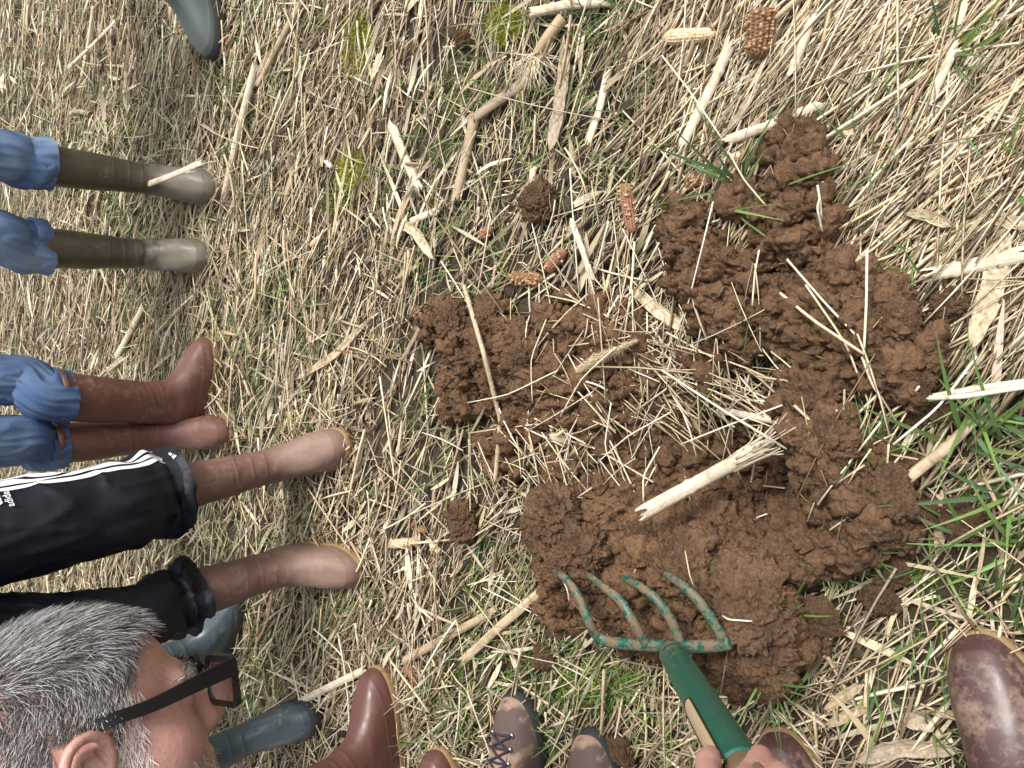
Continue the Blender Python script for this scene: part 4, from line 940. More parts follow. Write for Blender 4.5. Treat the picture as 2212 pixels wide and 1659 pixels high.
def laces(boot, V):
    """crossed laces and metal eyelets over the instep of a hiking boot"""
    Vf = V.reshape(-1, 3)
    def top(x, y):
        d = (Vf[:, 0] - x) ** 2 + (Vf[:, 1] - y) ** 2; k = np.argsort(d)[:6]; return Vf[k, 2].max()
    ys = [.138, .114, .090, .067, .046]
    pts = {}
    for i, y in enumerate(ys):
        for s in (-1, 1): pts[i, s] = np.array([s * .025, y, top(s * .025, y) + .0035])
        for s in (-1, 1):
            b = MB(); q = pts[i, s]; a = np.arange(13) * 2 * np.pi / 12; P = np.stack([.0046 * np.cos(a), .0046 * np.sin(a), 0 * a], 1); b.add(*tube(P, .0016, 6, False))
            b.add(*tube(np.array([[0, 0, -.004], [0, 0, .001]]), .0042, 10)); link("eyelet", b.mesh("eyelet", M['eyelet']), boot, q)
    for i in range(len(ys)):
        m_ = (pts[i, -1] + pts[i, 1]) / 2 + [0, 0, .005]
        b = MB(); b.add(*tube(smooth_path([pts[i, -1] + [0, 0, .001], m_, pts[i, 1] + [0, 0, .001]], 10), .0026, 6))
        if i < len(ys) - 1:
            for s in (-1, 1):
                A, B_ = pts[i, s], pts[i + 1, -s]; b.add(*tube(smooth_path([A + [0, 0, .002], (A + B_) / 2 + [0, 0, .007 + .002 * s], B_ + [0, 0, .002]], 12), .0026, 6))
        link("lace", b.mesh("lace", M['lace']), boot)
    b = MB(); n = 9; q = np.linspace(-.020, .020, n); yy = np.linspace(.146, .04, 14); b.add([[x, y, top(x, y) + .0015 + .001 * math.cos(x * 180)] for y in yy for x in q], ringfaces(14, n, False)); link("tongue", b.mesh("tongue", M['leather']), boot)

# ------------------------------------------------------------------ trousers and bodies
def leg_surface(P, R, seed, folds=(.0065, 9, 5), bunch=0.012, nt=84):
    """closed cloth tube along the leg, from cuff (P[0]) up; returns a (n, nt, 3) grid"""
    P = np.asarray(P, float); n = 120
    d = np.concatenate([[0], np.cumsum(np.linalg.norm(np.diff(P, axis=0), axis=1))]); s = np.linspace(0, d[-1], n)
    C = np.stack([sm_interp(s, d, P[:, i]) for i in range(3)], 1); r = sm_interp(s, d, R)
    T, A, B = frames(C, (0, 1, 0)); th = np.arange(nt) * 2 * np.pi / nt
    S, TH = np.meshgrid(s, th, indexing='ij'); q = np.stack([S.ravel() * 9, np.cos(TH).ravel() * 1.1, np.sin(TH).ravel() * 1.1], 1) + seed * 13.7
    n1 = perlin(q).reshape(n, nt); n2 = perlin(q * [2.2, 1.8, 1.8] + 5).reshape(n, nt)
    low = np.exp(-(S / .10) ** 2)
    disp = folds[0] * n1 + .5 * folds[0] * n2 + bunch * low * np.sin(S * 75 + 2.5 * np.cos(TH + seed) + 3.5 * n1) + .5 * bunch * low
    ridge = 1 - np.abs(perlin(q * [.9, 2.3, 2.3] + 31)).reshape(n, nt) * 2; disp += .006 * np.clip(ridge, 0, 1) ** 3
    rr = r[:, None] + disp
    V = C[:, None] + rr[..., None] * (np.cos(TH)[..., None] * A[:, None] + np.sin(TH)[..., None] * B[:, None])
    return V, C
def cloth_mesh(grids):
    b = MB()
    for V, C in grids:
        n, nt = V.shape[:2]; b.add(V.reshape(-1, 3), ringfaces(n, nt)); c = C[:1]
        hem = np.stack([V[0], V[0] + (c - V[0]) * .05 - [0, 0, .002], V[0] + (c - V[0]) * .09 + [0, 0, .006], V[3] + (C[3] - V[3]) * .09 + [0, 0, .02]]); b.add(hem.reshape(-1, 3), ringfaces(4, nt)[:, ::-1])
    return b
def skin_obj(name, V, E, R, mat, parent, sub=2):
    me = bpy.data.meshes.new(name); me.from_pydata([tuple(v) for v in V], E, []); o = link(name, me, parent)
    sk = o.modifiers.new("skin", 'SKIN'); sk.use_smooth_shade = True
    lay = me.skin_vertices[0].data
    for d, r in zip(lay, R): d.radius = (r, r) if np.isscalar(r) else r
    lay[0].use_root = True
    ss = o.modifiers.new("sub", 'SUBSURF'); ss.levels = sub; ss.render_levels = sub
    me.materials.append(mat); return o
def make_person(label, boots, yaw, cuff, cloth, bmat, smat, jacket, shoe_kw={}, rl=.078, bunch=.012, hipz=.90, seed=1, cuffR=.076, lean=(0, 0), stripes=None, trim=None, hip_back=0.0, upper=True, kneeR=None):
    """boots: [(toe world xy, yaw, extra)] left then right as the person has them"""
    f = np.array([math.cos(yaw), math.sin(yaw), 0]); l = np.array([-f[1], f[0], 0])
    ctr = np.mean([np.asarray(b[0])[:2] for b in boots], 0)
    org = np.array([ctr[0], ctr[1], 0]) - f * .2; org[2] = gz(org[0], org[1])
    root = empty("person", org, label, "person", "people standing round the dug spot")
    hip = org + np.array([lean[0], lean[1], 0]) - f * hip_back; grids = []
    for k, (toe, by, ex) in enumerate(boots):
        e = dict(shoe_kw); e.update(ex); cz = e.pop('cuff', cuff); knee = np.array(e.pop('knee', (0, 0, 0)), float); cR = e.pop('cR', cuffR); rL = e.pop('rl', rl)
        bt, loc, V = make_boot(root, toe, by, bmat, smat, off=org, trim=trim, **e)
        if e.get('p') is HIKER: laces(bt, V)
        R = rotz(by - math.pi / 2); s = -1 if k else 1
        def at(z):
            tt = max(0, min(1.0, (z - .1) / max(e.get('H', .43) - .1, .01))); ln = e.get('lean', (0, 0)); return loc + R @ np.array([ln[0] * tt, -.010 + ln[1] * tt, z])
        top = at(cz); hp = hip + l * s * .095; hp[2] = org[2] + hipz
        kn = top * .5 + hp * .5 + f * .03 + knee; kn[2] = org[2] + .50
        k2 = kn * .55 + hp * .45 + f * .01; k2[2] = org[2] + .64
        P = np.array([top, at(cz + .06), (at(cz + .06) + kn) / 2, kn, k2, hp]); P[2, 2] = (P[1, 2] + kn[2]) / 2
        Rr = [cR, cR, rL, (kneeR or rL * 1.04) if not k else rL * 1.04, rL * 1.12, .105]
        grids.append(leg_surface(P - org, Rr, seed + k * 3.3, bunch=bunch))
    b = cloth_mesh(grids)
    hz = np.linspace(hipz - .08, hipz + .16, 16); th = np.arange(60) * 2 * np.pi / 60; hc = hip - org
    ring = np.array([[hc + f * .125 * math.sin(t) * (1 - .12 * abs((z - hipz))) + l * .185 * math.cos(t) + np.array([0, 0, z]) for t in th] for z in hz]); b.add(ring.reshape(-1, 3), ringfaces(16, 60))
    tr = link("trousers", b.mesh("trousers", cloth), root)
    if stripes: stripes(root, tr, grids, f, l)
    if upper:
        h = hc + np.array([0, 0, hipz]); U = np.array([0, 0, 1.0]); fl = f * .05
        pts = [h - U * .05, h + U * .12, h + U * .30, h + U * .47 - f * .01, h + U * .55, h + U * .62 + fl * .6, h + U * .74 + fl]
        rad = [(.13, .10), (.125, .10), (.15, .11), (.16, .11), (.055, .06), (.06, .07), (.085, .10)]; ed = [(i, i + 1) for i in range(6)]
        for s in (-1, 1):
            sh = h + U * .46 + l * s * .19; el = sh - U * .28 + l * s * .05 - f * .03; wr = el + f * .17 - U * .10 - l * s * .14; hd = wr + f * .09 - l * s * .03
            i0 = len(pts); pts += [sh, el, wr, hd]; rad += [.055, .045, .03, .038]; ed += [(3, i0), (i0, i0 + 1), (i0 + 1, i0 + 2), (i0 + 2, i0 + 3)]
            for q, (dx_, ln_) in enumerate([(-.026, .062), (-.009, .074), (.009, .070), (.025, .055), (.034, .030)]):
                j0 = len(pts); b0 = hd + f * (.02 if q < 4 else -.02) + l * dx_ * -s; pts += [b0, b0 + f * ln_ * .55 - U * .006, b0 + f * ln_ - U * .026]; rad += [.010, .009, .007]; ed += [(i0 + 3, j0), (j0, j0 + 1), (j0 + 1, j0 + 2)]
            tp = h + l * s * .095 - U * .06; kn_ = grids[0 if s > 0 else 1][1][60]; ank = grids[0 if s > 0 else 1][1][0]; i0 = len(pts); pts += [tp, kn_, ank]; rad += [.075, .05, .042]; ed += [(0, i0), (i0, i0 + 1), (i0 + 1, i0 + 2)]
        skin_obj("body", pts, ed, rad, M['skin'], root)
        jp = [h + U * .02, h + U * .14, h + U * .30, h + U * .46 - f * .01, h + U * .53]; jr = [(.175, .14), (.165, .13), (.185, .14), (.18, .135), (.07, .075)]; je = [(i, i + 1) for i in range(4)]
        for s in (-1, 1):
            sh = h + U * .46 + l * s * .19; el = sh - U * .28 + l * s * .05 - f * .03; wr = el + f * .15 - U * .09 - l * s * .12; i0 = len(jp); jp += [sh, el, wr]; jr += [.072, .062, .05]; je += [(3, i0), (i0, i0 + 1), (i0 + 1, i0 + 2)]
        skin_obj("jacket", jp, je, jr, jacket, root)
        hv, hf = ico(4); hd_c = h + U * .76 + fl * .9; hv2 = hv[:, :] * [.092, .108, .105] * (1 + .03 * fbm(hv * 7, 3))[:, None]; kk = hv[:, 2] + .35 * (hv @ -f) > .05
        fm = kk[hf].all(1); R_ = rotz(yaw - math.pi / 2); link("hair", mesh_np("hair", hv2 @ R_.T, hf[fm], M['hair_dark']), root, hd_c)
    return root, org, grids, f, l
M['hair_dark'] = m_plain("dark hair", (.05, .035, .025), .5, .4, 0, 300)
def yaw_of(a, b):
    a, b = G(*a), G(*b); return math.atan2(b[1] - a[1], b[0] - a[0])
def toe(u, v, z=.03): return G(u, v, z)[:2]

# the one in faded jeans and olive boots
make_person("person in rolled blue jeans and olive green boots, one boot touched by a dry stalk", [(toe(467, 408), math.radians(-108), dict(lean=(.0, -.01), crease=.001)), (toe(452, 552), math.radians(-100), dict(crease=.005))],
    math.radians(-100), .385, M['denim_faded'], M['rub_olive'], M['sole_brown'], M['cloth_navy'], bunch=.006, seed=2, cuffR=.067, rl=.064, lean=(.05, .03))
# the one in brown boots and blue jeans
make_person("person in blue jeans and brown boots with tan soles, one foot splayed outwards", [(toe(450, 732), math.radians(-25), dict(lean=(.0, .060))), (toe(494, 932), math.radians(-92), dict(lean=(-.012, 0)))],
    math.radians(-75), .405, M['denim'], M['rub_brown'], M['sole_tan'], M['cloth_green'], bunch=.004, seed=5, lean=(.05, 0), cuffR=.064, rl=.060, trim=M['rub_rust'])
# black tracksuit
def stripes(root, tr, grids, f, l):
    V, C = grids[0]; n, nt = V.shape[:2]; Cc = C[:, None]; dirs = (V - Cc); ang = np.arctan2(dirs[..., 1], dirs[..., 0]); a0 = math.atan2(*( (l * .90 - np.array([0, 1, 0]) * .42)[:2][::-1]))
    for k in (-1, 0, 1):
        b = MB(); rows = []
        for i in range(2, n):
            rad = np.linalg.norm(dirs[i], axis=1).mean(); w = .0058 / rad; c0 = a0 + k * .0175 / rad
            aa = c0 + np.linspace(-w, w, 5); o_ = np.argsort(ang[i]); row = np.stack([np.interp(aa, ang[i][o_], V[i][o_][:, j], period=2 * np.pi) for j in range(3)], 1); dr = row - C[i]; dr /= np.linalg.norm(dr, axis=1)[:, None]; rows.append(row + dr * .0022)
        b.add(np.array(rows).reshape(-1, 3), ringfaces(len(rows), 5, False)); link("stripe", b.mesh("stripe", M['white']), tr)
rt, org4, grids4, f4, l4 = make_person("person in black tracksuit bottoms with white side stripes and dusty brown boots", [(toe(748, 955), math.radians(-78), dict(cuff=.375, lean=(.022, 0))), (toe(774, 1238), math.radians(-97), dict(cuff=.345, cR=.072, rl=.066, knee=(-.03, 0, 0), lean=(.012, 0)))],
    math.radians(-85), .26, M['track'], M['rub_dusty'], M['sole_tan'], M['cloth_navy'], bunch=.014, seed=9, cuffR=.084, rl=.085, stripes=stripes, kneeR=.094)
def tracksuit_mark():
    """the little white lettering and slanted bars on the thigh"""
    fo = bpy.data.curves.new("lettering", 'FONT'); fo.body = "adidas"; fo.size = .0185; fo.extrude = .0006; fo.align_x = 'CENTER'
    tmp = bpy.data.objects.new("t", fo); COL.objects.link(tmp); dg = bpy.context.evaluated_depsgraph_get(); me = bpy.data.meshes.new_from_object(tmp.evaluated_get(dg)); bpy.data.objects.remove(tmp)
    me.name = "lettering"; me.materials.clear(); me.materials.append(M['white'])
    V, C = grids4[0]; co = np.array([v.co[:] for v in me.vertices])
    # lay it on the cloth: find the cloth point seen at that place of the photo and its frame
    Vf = (V.reshape(-1, 3) + org4); u, v, d = proj(Vf); near = (np.abs(u - 10) < 60) & (np.abs(v - 1078) < 60); q = np.where(near)[0]
    if len(q):
        q = q[np.argmin((u[q] - 10) ** 2 + (v[q] - 1078) ** 2 + (d[q] * 60) ** 2)]; i, j = divmod(q, V.shape[1]); nrm = V[i, j] - C[i]; nrm /= np.linalg.norm(nrm); upv = np.array([0, 0, 1.0]); upv -= nrm * (upv @ nrm); upv /= np.linalg.norm(upv); rt_ = np.cross(upv, nrm)
        o = link("lettering", me, bpy.data.objects["person.002"].children[2] if False else TR4); Mx = Matrix([[rt_[k], upv[k], nrm[k], (V[i, j] + nrm * .003)[k]] for k in range(3)] + [[0, 0, 0, 1]]); o.matrix_local = Mx @ Matrix.Translation((0, -.012, 0))
        b = MB()
        for k, (x, h) in enumerate([(-.014, .008), (-.004, .014), (.006, .020)]):
            b.add(np.array([[x, .022, 0], [x + .008, .022, 0], [x + .008 - h * .55, .022 + h, 0], [x - h * .55, .022 + h, 0]]) * [.75, .75, 1], [[0, 1, 2, 3]])
        o2 = link("slanted_bars", b.mesh("slanted_bars", M['white']), TR4); o2.matrix_local = Mx @ Matrix.Translation((0, -.012, .0006))
TR4 = [c for c in rt.children if c.name.startswith("trousers")][0]
tracksuit_mark()
# slate boots behind
make_person("person in slate blue boots with black soles, half hidden behind the bent grey head", [(toe(516, 1284), math.radians(-38), dict(sole_h=.042)), (toe(684, 1545), math.radians(-72), dict(sole_h=.042))],
    math.radians(-50), .34, M['cloth_grey'], M['rub_slate'], M['sole_black'], M['cloth_green'], seed=12, rl=.08)
# russet boots at the frame's lower edge
make_person("person in smooth russet boots with tan soles beside the laced hiking boots", [(toe(806, 1445), math.radians(6), dict()), (toe(947, 1618), math.radians(4), dict())],
    math.radians(5), .36, M['denim'], M['rub_rust'], M['sole_tan'], M['cloth_navy'], seed=15, rl=.078)
# single grey boot at the top
make_person("person in grey green boots with thick black soles standing near the yellow moss", [(toe(466, 124), math.radians(-176), dict(sole_h=.045)), (G(462, 122)[:2] + np.array([.46, .20]), math.radians(-160), dict())],
    math.radians(-165), .36, M['denim'], M['rub_grey'], M['sole_black'], M['cloth_grey'], seed=18)
# the photographer's own boots
make_person("person in very dark brown mud speckled boots with a tan welt, nearest the camera", [(toe(1668, 1592, .05), math.radians(12), dict(size=1.03)), (toe(2098, 1385, .05), math.radians(14), dict(size=1.05))],
    math.radians(12), .36, M['denim'], M['rub_dark'], M['sole_tan'], M['cloth_grey'], seed=21, lean=(-.12, 0), hip_back=.05)

def build_trampled():
    b = MB()
    for ob in [o for o in bpy.data.objects if o.name.split('.')[0] == "boot"]:
        w_ = ob.parent.location + ob.location; yaw = ob.rotation_euler[2]; Rz = rotz(yaw); n = 34; th = rng.uniform(0, 6.283, n)
        xx, yy = boot_slice(.02, th, WELLY); P = np.stack([xx * rng.uniform(1.02, 1.5, n), (yy - .055) * rng.uniform(1.0, 1.18, n) + .055, 0 * xx], 1) @ Rz.T; x, y = P[:, 0] + w_[0], P[:, 1] + w_[1]
        tang = np.arctan2(np.cos(th) * .6, -np.sin(th)) + yaw + rng.normal(0, .55, n)
        V, F, T, C = strips(x, y, ground_z(x, y) + rng.uniform(.012, .034, n), tang, rng.uniform(.05, .16, n), rng.gamma(2.5, .0009, n) + .0009, rng.normal(0, .4, n), rng.normal(0, .12, n), rng.normal(.0, .012, n), pick(n, STRAWP, [4, 4, 3, 3, 2, 2], .14), seg=4); b.add(V, F, T, C)
    o = link("trodden_straw", b.mesh("trodden_straw", M['straw'])); kind(o, "stuff", "straw trodden down round the boots")
build_trampled()

# ------------------------------------------------------------------ the fork
def build_fork():
    zb = .138
    A, B_ = G(1312, 1388, zb), G(1566, 1394, zb); mid = G(1447, 1404, zb + .012); top = AT(1584, 1632, .70); c = mid.copy()
    root = empty("digging_fork", c, "green four tined digging fork with muddy paint, lifting a soil clod, gripped by a hand", "fork")
    b = MB()
    corner0 = G(1290, 1375, zb + .002); corner1 = G(1577, 1388, zb + .002)
    P = np.array([corner0, G(1300, 1384, zb), A, G(1380, 1393, zb), G(1440, 1396, zb), G(1500, 1397, zb), B_, corner1]) - c; b.add(*tube(smooth_path(P, 40), np.full(40, .0105), 12, True, .8)); link("crossbar", b.mesh("crossbar", M['green']), root)
    for pts in ([(1298,1384,0),(1286,1370,.004),(1272,1345,.022),(1249,1285,.016),(1222,1249,.006),(1189,1226,-.034)], [(1398,1394,0),(1369,1347,.022),(1343,1298,.016),(1307,1271,.010),(1264,1236,-.034)],
                [(1474,1396,0),(1445,1329,.013),(1414,1289,.016),(1383,1267,.010),(1342,1246,-.034)], [(1570,1392,0),(1556,1370,.006),(1535,1334,.013),(1503,1289,.016),(1472,1262,.010),(1428,1232,-.034)]):
        W_ = np.array([G(u, v, zb + h) for u, v, h in pts]) - c; P = smooth_path(W_, 34); t = np.linspace(0, 1, 34)
        r = np.interp(t, [0, .55, .9, 1], [.0098, .0080, .0062, .0032]); b = MB(); b.add(*tube(P, r, 10, True, .85)); link("tine", b.mesh("tine", M['green']), root)
    ax = (top - mid); L = np.linalg.norm(ax); ax /= L
    s = np.linspace(-.012, L + .05, 90); r = sm_interp(s, [-.012, .03, .06, .12, L], [.0150, .0160, .0195, .0215, .0205]); P = s[:, None] * ax
    b = MB(); V, Q, T = tube(P, r, 32); b.add(V, Q, T); k = np.linspace(0, 2 * np.pi, 24); 
    ring = np.array([.052]) ; V2, Q2, _ = tube(np.array([ax * .049, ax * .052, ax * .056, ax * .059]), [.0192, .0212, .0212, .0198], 32, False); b.add(V2, Q2)
    link("socket", b.mesh("socket", M['green']), root)
    b = MB(); b.add(*tube(np.array([ax * (L + .03), ax * (L + .26)]), .0185, 24)); 
    link("shaft", b.mesh("shaft", M['wood']), root)
    b = MB(); e = ax * (L + .26); sd_ = np.cross(ax, [0, 0, 1]); sd_ /= np.linalg.norm(sd_); b.add(*tube(np.array([e - sd_ * .055, e + sd_ * .055]), .016, 16)); link("grip", b.mesh("grip", M['wood']), root)
    # wood showing through the open side of the socket
    vw = CPOS - (mid + ax * L * .8); vw -= ax * (vw @ ax); vw /= np.linalg.norm(vw); left = np.cross(ax, vw); 
    if (left @ RW[:, 0]) > 0: left = -left
    n, k = 60, 15; sv = np.linspace(0, L, 300); pv = proj(mid + sv[:, None] * ax)[1]; s = np.linspace(sv[np.argmin(np.abs(pv - 1528))], L + .06, n); V = []
    for si in s:
        wdt = .46 * min(1, math.sqrt(max(0, 1 - (1 - min(1, (si - s[0]) / .022)) ** 2)) + .02); ri = np.interp(si, [.12, L], [.0215, .0205]) + .0012
        a = .86 + np.linspace(-wdt, wdt, k); V.append([ax * si + ri * (vw * math.cos(q) + left * math.sin(q)) for q in a])
    V = np.array(V); b = MB(); b.add(V.reshape(-1, 3), ringfaces(n, k, False)); link("wood_inlay", b.mesh("wood_inlay", M['wood']), root)
    # a dark lip round the opening
    edge = np.concatenate([V[:, 0][::-1], V[:, -1]]); b = MB(); b.add(*tube(edge, .0011, 6)); link("slot_edge", b.mesh("slot_edge", M['black_plastic']), root)
    return mid, ax, L, vw, left
FK_MID, FK_AX, FK_L, FK_V, FK_LEFT = build_fork()

# ------------------------------------------------------------------ the bending person: head, spectacles, hands
HR = np.array([[0.66, 0.676, -0.305], [-0.198, -0.235, -0.936], [-0.726, 0.677, -0.02]]); HT = np.array([-0.3733, 0.3234, 0.6744])
HB = RW @ HR; HO = CPOS + RW @ HT                                    # head axes (right, forward, up) and middle in the world
def smin(a, b, k): h = np.clip(.5 + .5 * (b - a) / k, 0, 1); return b * (1 - h) + a * h - k * h * (1 - h)
def smax(a, b, k): return -smin(-a, -b, k)
def ell(p, c, r): q = (p - np.array(c)) / np.array(r); k0 = np.linalg.norm(q, axis=1); k1 = np.linalg.norm(q / np.array(r), axis=1); return k0 * (k0 - 1) / np.maximum(k1, 1e-6)
def capsule(p, a, b, ra, rb):
    a, b = np.array(a), np.array(b); ab = b - a; t = np.clip(((p - a) @ ab) / (ab @ ab), 0, 1); return np.linalg.norm(p - a - t[:, None] * ab, axis=1) - (ra + (rb - ra) * t)
def head_sdf(p):
    q = p.copy(); q[:, 0] = np.abs(q[:, 0])
    d = ell(q, (0, -.012, .034), (.077, .101, .088))
    d = smin(d, ell(q, (0, .030, -.038), (.060, .066, .088)), .03)
    d = smin(d, ell(q, (0, .066, -.098), (.026, .026, .024)), .03)
    d = smin(d, ell(q, (.040, .045, -.022), (.030, .035, .030)), .025)
    d = smin(d, ell(q, (.052, .005, -.062), (.018, .035, .030)), .03)
    d = smin(d, capsule(q, (0, .090, .030), (.040, .078, .030), .0095, .009), .014)
    d = smax(d, -ell(q, (.031, .106, .008), (.021, .020, .014)), .012)
    d = smin(d, ell(q, (.031, .077, .010), (.0135, .0135, .0125)), .004)
    d = smin(d, capsule(q, (0, .092, .016), (0, .112, -.022), .0078, .0115), .010)
    d = smin(d, ell(q, (.0125, .100, -.026), (.0085, .011, .009)), .008)
    d = smin(d, capsule(q, (0, .096, -.054), (.020, .086, -.058), .0055, .004), .007)
    d = smin(d, capsule(q, (0, .093, -.068), (.017, .084, -.066), .0065, .004), .007)
    d = smin(d, capsule(q, (0, -.020, -.06), (0, -.055, -.17), .058, .058), .03)
    return d
def head_radius(D, r0=.26, n=190):
    """outermost surface along each direction"""
    lo = np.zeros(len(D)); hi = np.full(len(D), r0); done = np.zeros(len(D), bool); prev = np.full(len(D), r0)
    for k in range(n):
        r = r0 * (1 - k / n); ins = (head_sdf(D * r) < 0) & ~done; lo[ins] = r; hi[ins] = r0 * (1 - (k - 1) / n); done |= ins
        if done.all(): break
    for _ in range(12):
        mdl = (lo + hi) / 2; ins = head_sdf(D * mdl[:, None]) < 0; lo = np.where(ins, mdl, lo); hi = np.where(ins, hi, mdl)
    return lo
def head_normal(p):
    e = .0008; return (lambda g: g / np.linalg.norm(g, axis=1)[:, None])(np.stack([head_sdf(p + np.eye(3)[i] * e) - head_sdf(p - np.eye(3)[i] * e) for i in range(3)], 1))
def ear_mesh(b, s):
    """rim, inner fold, lobe and bowl of one ear, in head space"""
    X = lambda f, u, o: np.array([s * (.072 + o), -.012 + f, u])
    rim = [X(.014, -.002, .003), X(.018, .014, .006), X(.012, .030, .011), X(-.004, .037, .017), X(-.019, .029, .022), X(-.023, .010, .021), X(-.017, -.010, .016), X(-.006, -.024, .010), X(.004, -.030, .006), X(.011, -.024, .003), X(.013, -.014, .002)]
    b.add(*tube(smooth_path(rim, 60), np.interp(np.linspace(0, 1, 60), [0, .2, .6, .85, 1], [.0035, .0050, .0048, .0070, .004]), 10))
    b.add(*tube(smooth_path([X(.004, .018, .006), X(-.008, .022, .011), X(-.014, .006, .012), X(-.007, -.010, .009), X(.004, -.014, .006)], 34), .0038, 8))
    b.add(*tube(smooth_path([X(.013, .004, .004), X(.010, -.004, .008), X(.012, -.012, .004)], 12), .0040, 8))
    Vp = np.array([X(f, u, -.002 + .018 * max(0, -f + .004) / .025) for f, u in [(.012 * math.cos(a) * k * 1.4 - .003, .032 * math.sin(a) * k + .002) for k in (0.01, .5, 1) for a in np.linspace(0, 2 * np.pi, 24, endpoint=False)]])
    b.add(Vp, ringfaces(3, 24)); V2 = Vp - [s * .006, 0, 0]; b.add(V2, ringfaces(3, 24)[:, ::-1]); b.add(np.concatenate([Vp[48:], V2[48:]]), ringfaces(2, 24)[:, ::-1])
    b.add(*tube(np.array([X(.0, .004, -.02), X(-.006, .004, .006)]), [.020, .014], 14))
def build_bender():
    feet = [(toe(1104, 1503, .04), math.radians(3)), (toe(1264, 1582, .04), math.radians(6))]
    org = np.array([*(np.mean([f[0] for f in feet], 0) - [.17, 0]), 0]); org[2] = gz(org[0], org[1])
    root = empty("person", org, "grey haired person in black framed glasses and laced hiking boots bending down with the fork", "person", "people standing round the dug spot")
    grids = []; hipc = np.array([-1.02, (feet[0][0][1] + feet[1][0][1]) / 2, .86])
    for k, (tp, yw) in enumerate(feet):
        bt, loc, V = make_boot(root, tp, yw, M['leather'], M['sole_black'], H=.168, p=HIKER, seams=False, off=org, sole_h=.036); laces(bt, V)
        kn = np.array([loc[0] + .10, loc[1], .48]); hp = hipc + [0, .1 * (1 if k == 0 else -1), 0]; a = loc + [-.01, 0, .15]
        grids.append(leg_surface(np.array([a, a + [.0, 0, .07], (a + kn) / 2, kn, (kn + hp) / 2, hp]) - org, [.085, .08, .08, .085, .095, .11], 31 + k, bunch=.012))
    b = cloth_mesh(grids); hv, hf = ico(4); b.add(hv * [.15, .19, .15] + hipc - org, None, hf); link("trousers", b.mesh("trousers", M['cloth_green']), root)
    # ---- one continuous body
    R2 = HB; O = HO - org; tw = lambda P: np.atleast_2d(P) @ R2.T + O
    b = MB(); nu, nv = 200, 220; ph = np.linspace(.0, np.pi, nv); th = np.arange(nu) * 2 * np.pi / nu
    D = np.array([[math.sin(p) * math.cos(t), math.sin(p) * math.sin(t), math.cos(p)] for p in ph for t in th]); r = head_radius(D)
    b.add(tw(D * r[:, None]), ringfaces(nv, nu)[:, ::-1])
    eb = MB(); ear_mesh(eb, 1); ear_mesh(eb, -1)
    b.add(tw(np.concatenate(eb.V)), np.concatenate(eb.Q), np.concatenate(eb.T))
    neck0 = tw([0, -.035, -.08])[0]; neck1 = tw([0, -.075, -.19])[0]; hip = hipc - org; chest = neck1 * .72 + hip * .28 + [0, 0, .0]
    def limb(pts, rad, n=20, fl=1.0): b.add(*tube(smooth_path(pts, 30), np.interp(np.linspace(0, 1, 30), np.linspace(0, 1, len(rad)), rad), n, True, fl))
    limb([neck0, (neck0 + neck1) / 2, neck1, chest], [.058, .060, .075, .11])
    limb([neck1 * .9 + chest * .1, chest, (chest + hip) / 2, hip], [.085, .135, .135, .145], 26)
    offs = np.linspace(-.1, .25, 200); tips = np.array([proj(FK_MID + FK_AX * (FK_L + q) + FK_V * .045 * .6 - FK_LEFT * .04 * .8 - FK_AX * .04)[1] + 14 for q in offs])
    hand_w = FK_MID + FK_AX * (FK_L + offs[np.argmin(np.abs(tips - 1617))]) - org; hand2 = hand_w + org + FK_AX * .17 - org
    lat = R2[:, 0]; sides = []
    for s, hw_ in ((1, hand_w), (-1, hand2)):
        sh = neck1 * .82 + chest * .18 + lat * s * .165; wr = (AT(1850, 2150, .47) - org) if s == 1 else hw_ + FK_V * .055 + FK_AX * .12; d_ = wr - sh; el = (sh + wr) / 2 + np.array([-.06, .05 * s, -.05]) 
        limb([chest * .5 + neck1 * .5 + lat * s * .08, sh, el, wr], [.075, .062, .045, .029]); sides.append((sh, el, wr, hw_))
    for k, g in enumerate(grids): limb([hip + (g[1][-1] - hip) * .5, g[1][80], g[1][50], g[1][0]], [.09, .075, .055, .045])
    # ---- gripping hands: palm, four unequal bent fingers, thumb with its own joints
    for si, (sh, el, wr, hc) in enumerate(sides):
        if si == 0:                                                  # the hand near the tines: knuckles up, fingers closing round the far side
            H_ = lambda u, v, d: AT(u, v, d) - org
            F4 = [([(1590,1716,.578),(1618,1672,.622),(1643,1636,.666),(1644,1634,.712),(1622,1630,.735),(1588,1632,.738)], .0105), ([(1632,1764,.545),(1660,1714,.585),(1684,1674,.624),(1682,1674,.668),(1655,1674,.694),(1622,1674,.70)], .0108),
                  ([(1675,1810,.520),(1702,1758,.552),(1722,1716,.588),(1718,1716,.630),(1690,1716,.655),(1655,1716,.662)], .0102), ([(1716,1848,.505),(1740,1796,.530),(1757,1756,.558),(1750,1756,.594),(1722,1756,.616),(1690,1756,.622)], .0090)]
            wrp = H_(1760, 2010, .50)
            for pts, rf in F4:
                Ps = smooth_path([H_(*q) for q in pts], 36); b.add(*tube(Ps, np.interp(np.linspace(0, 1, 36), [0, .10, .25, .40, .48, .62, .76, .9, 1], np.array([1.25, 1.2, .98, 1.06, 1.14, .95, .95, .88, .65]) * rf), 16)); hv1, hf1 = ico(2); b.add(hv1 * rf * .7 + Ps[-1], None, hf1); b.add(hv1 * rf * 1.25 + Ps[0], None, hf1)
                b.add(*tube(smooth_path([Ps[1], (Ps[0] * .55 + wrp * .45), wrp], 14), np.linspace(rf * 1.2, .019, 14), 12))
            Ps = smooth_path([H_(*q) for q in [(1608,1830,.535),(1562,1765,.560),(1540,1712,.596),(1529,1662,.640),(1535,1630,.676)]], 36)
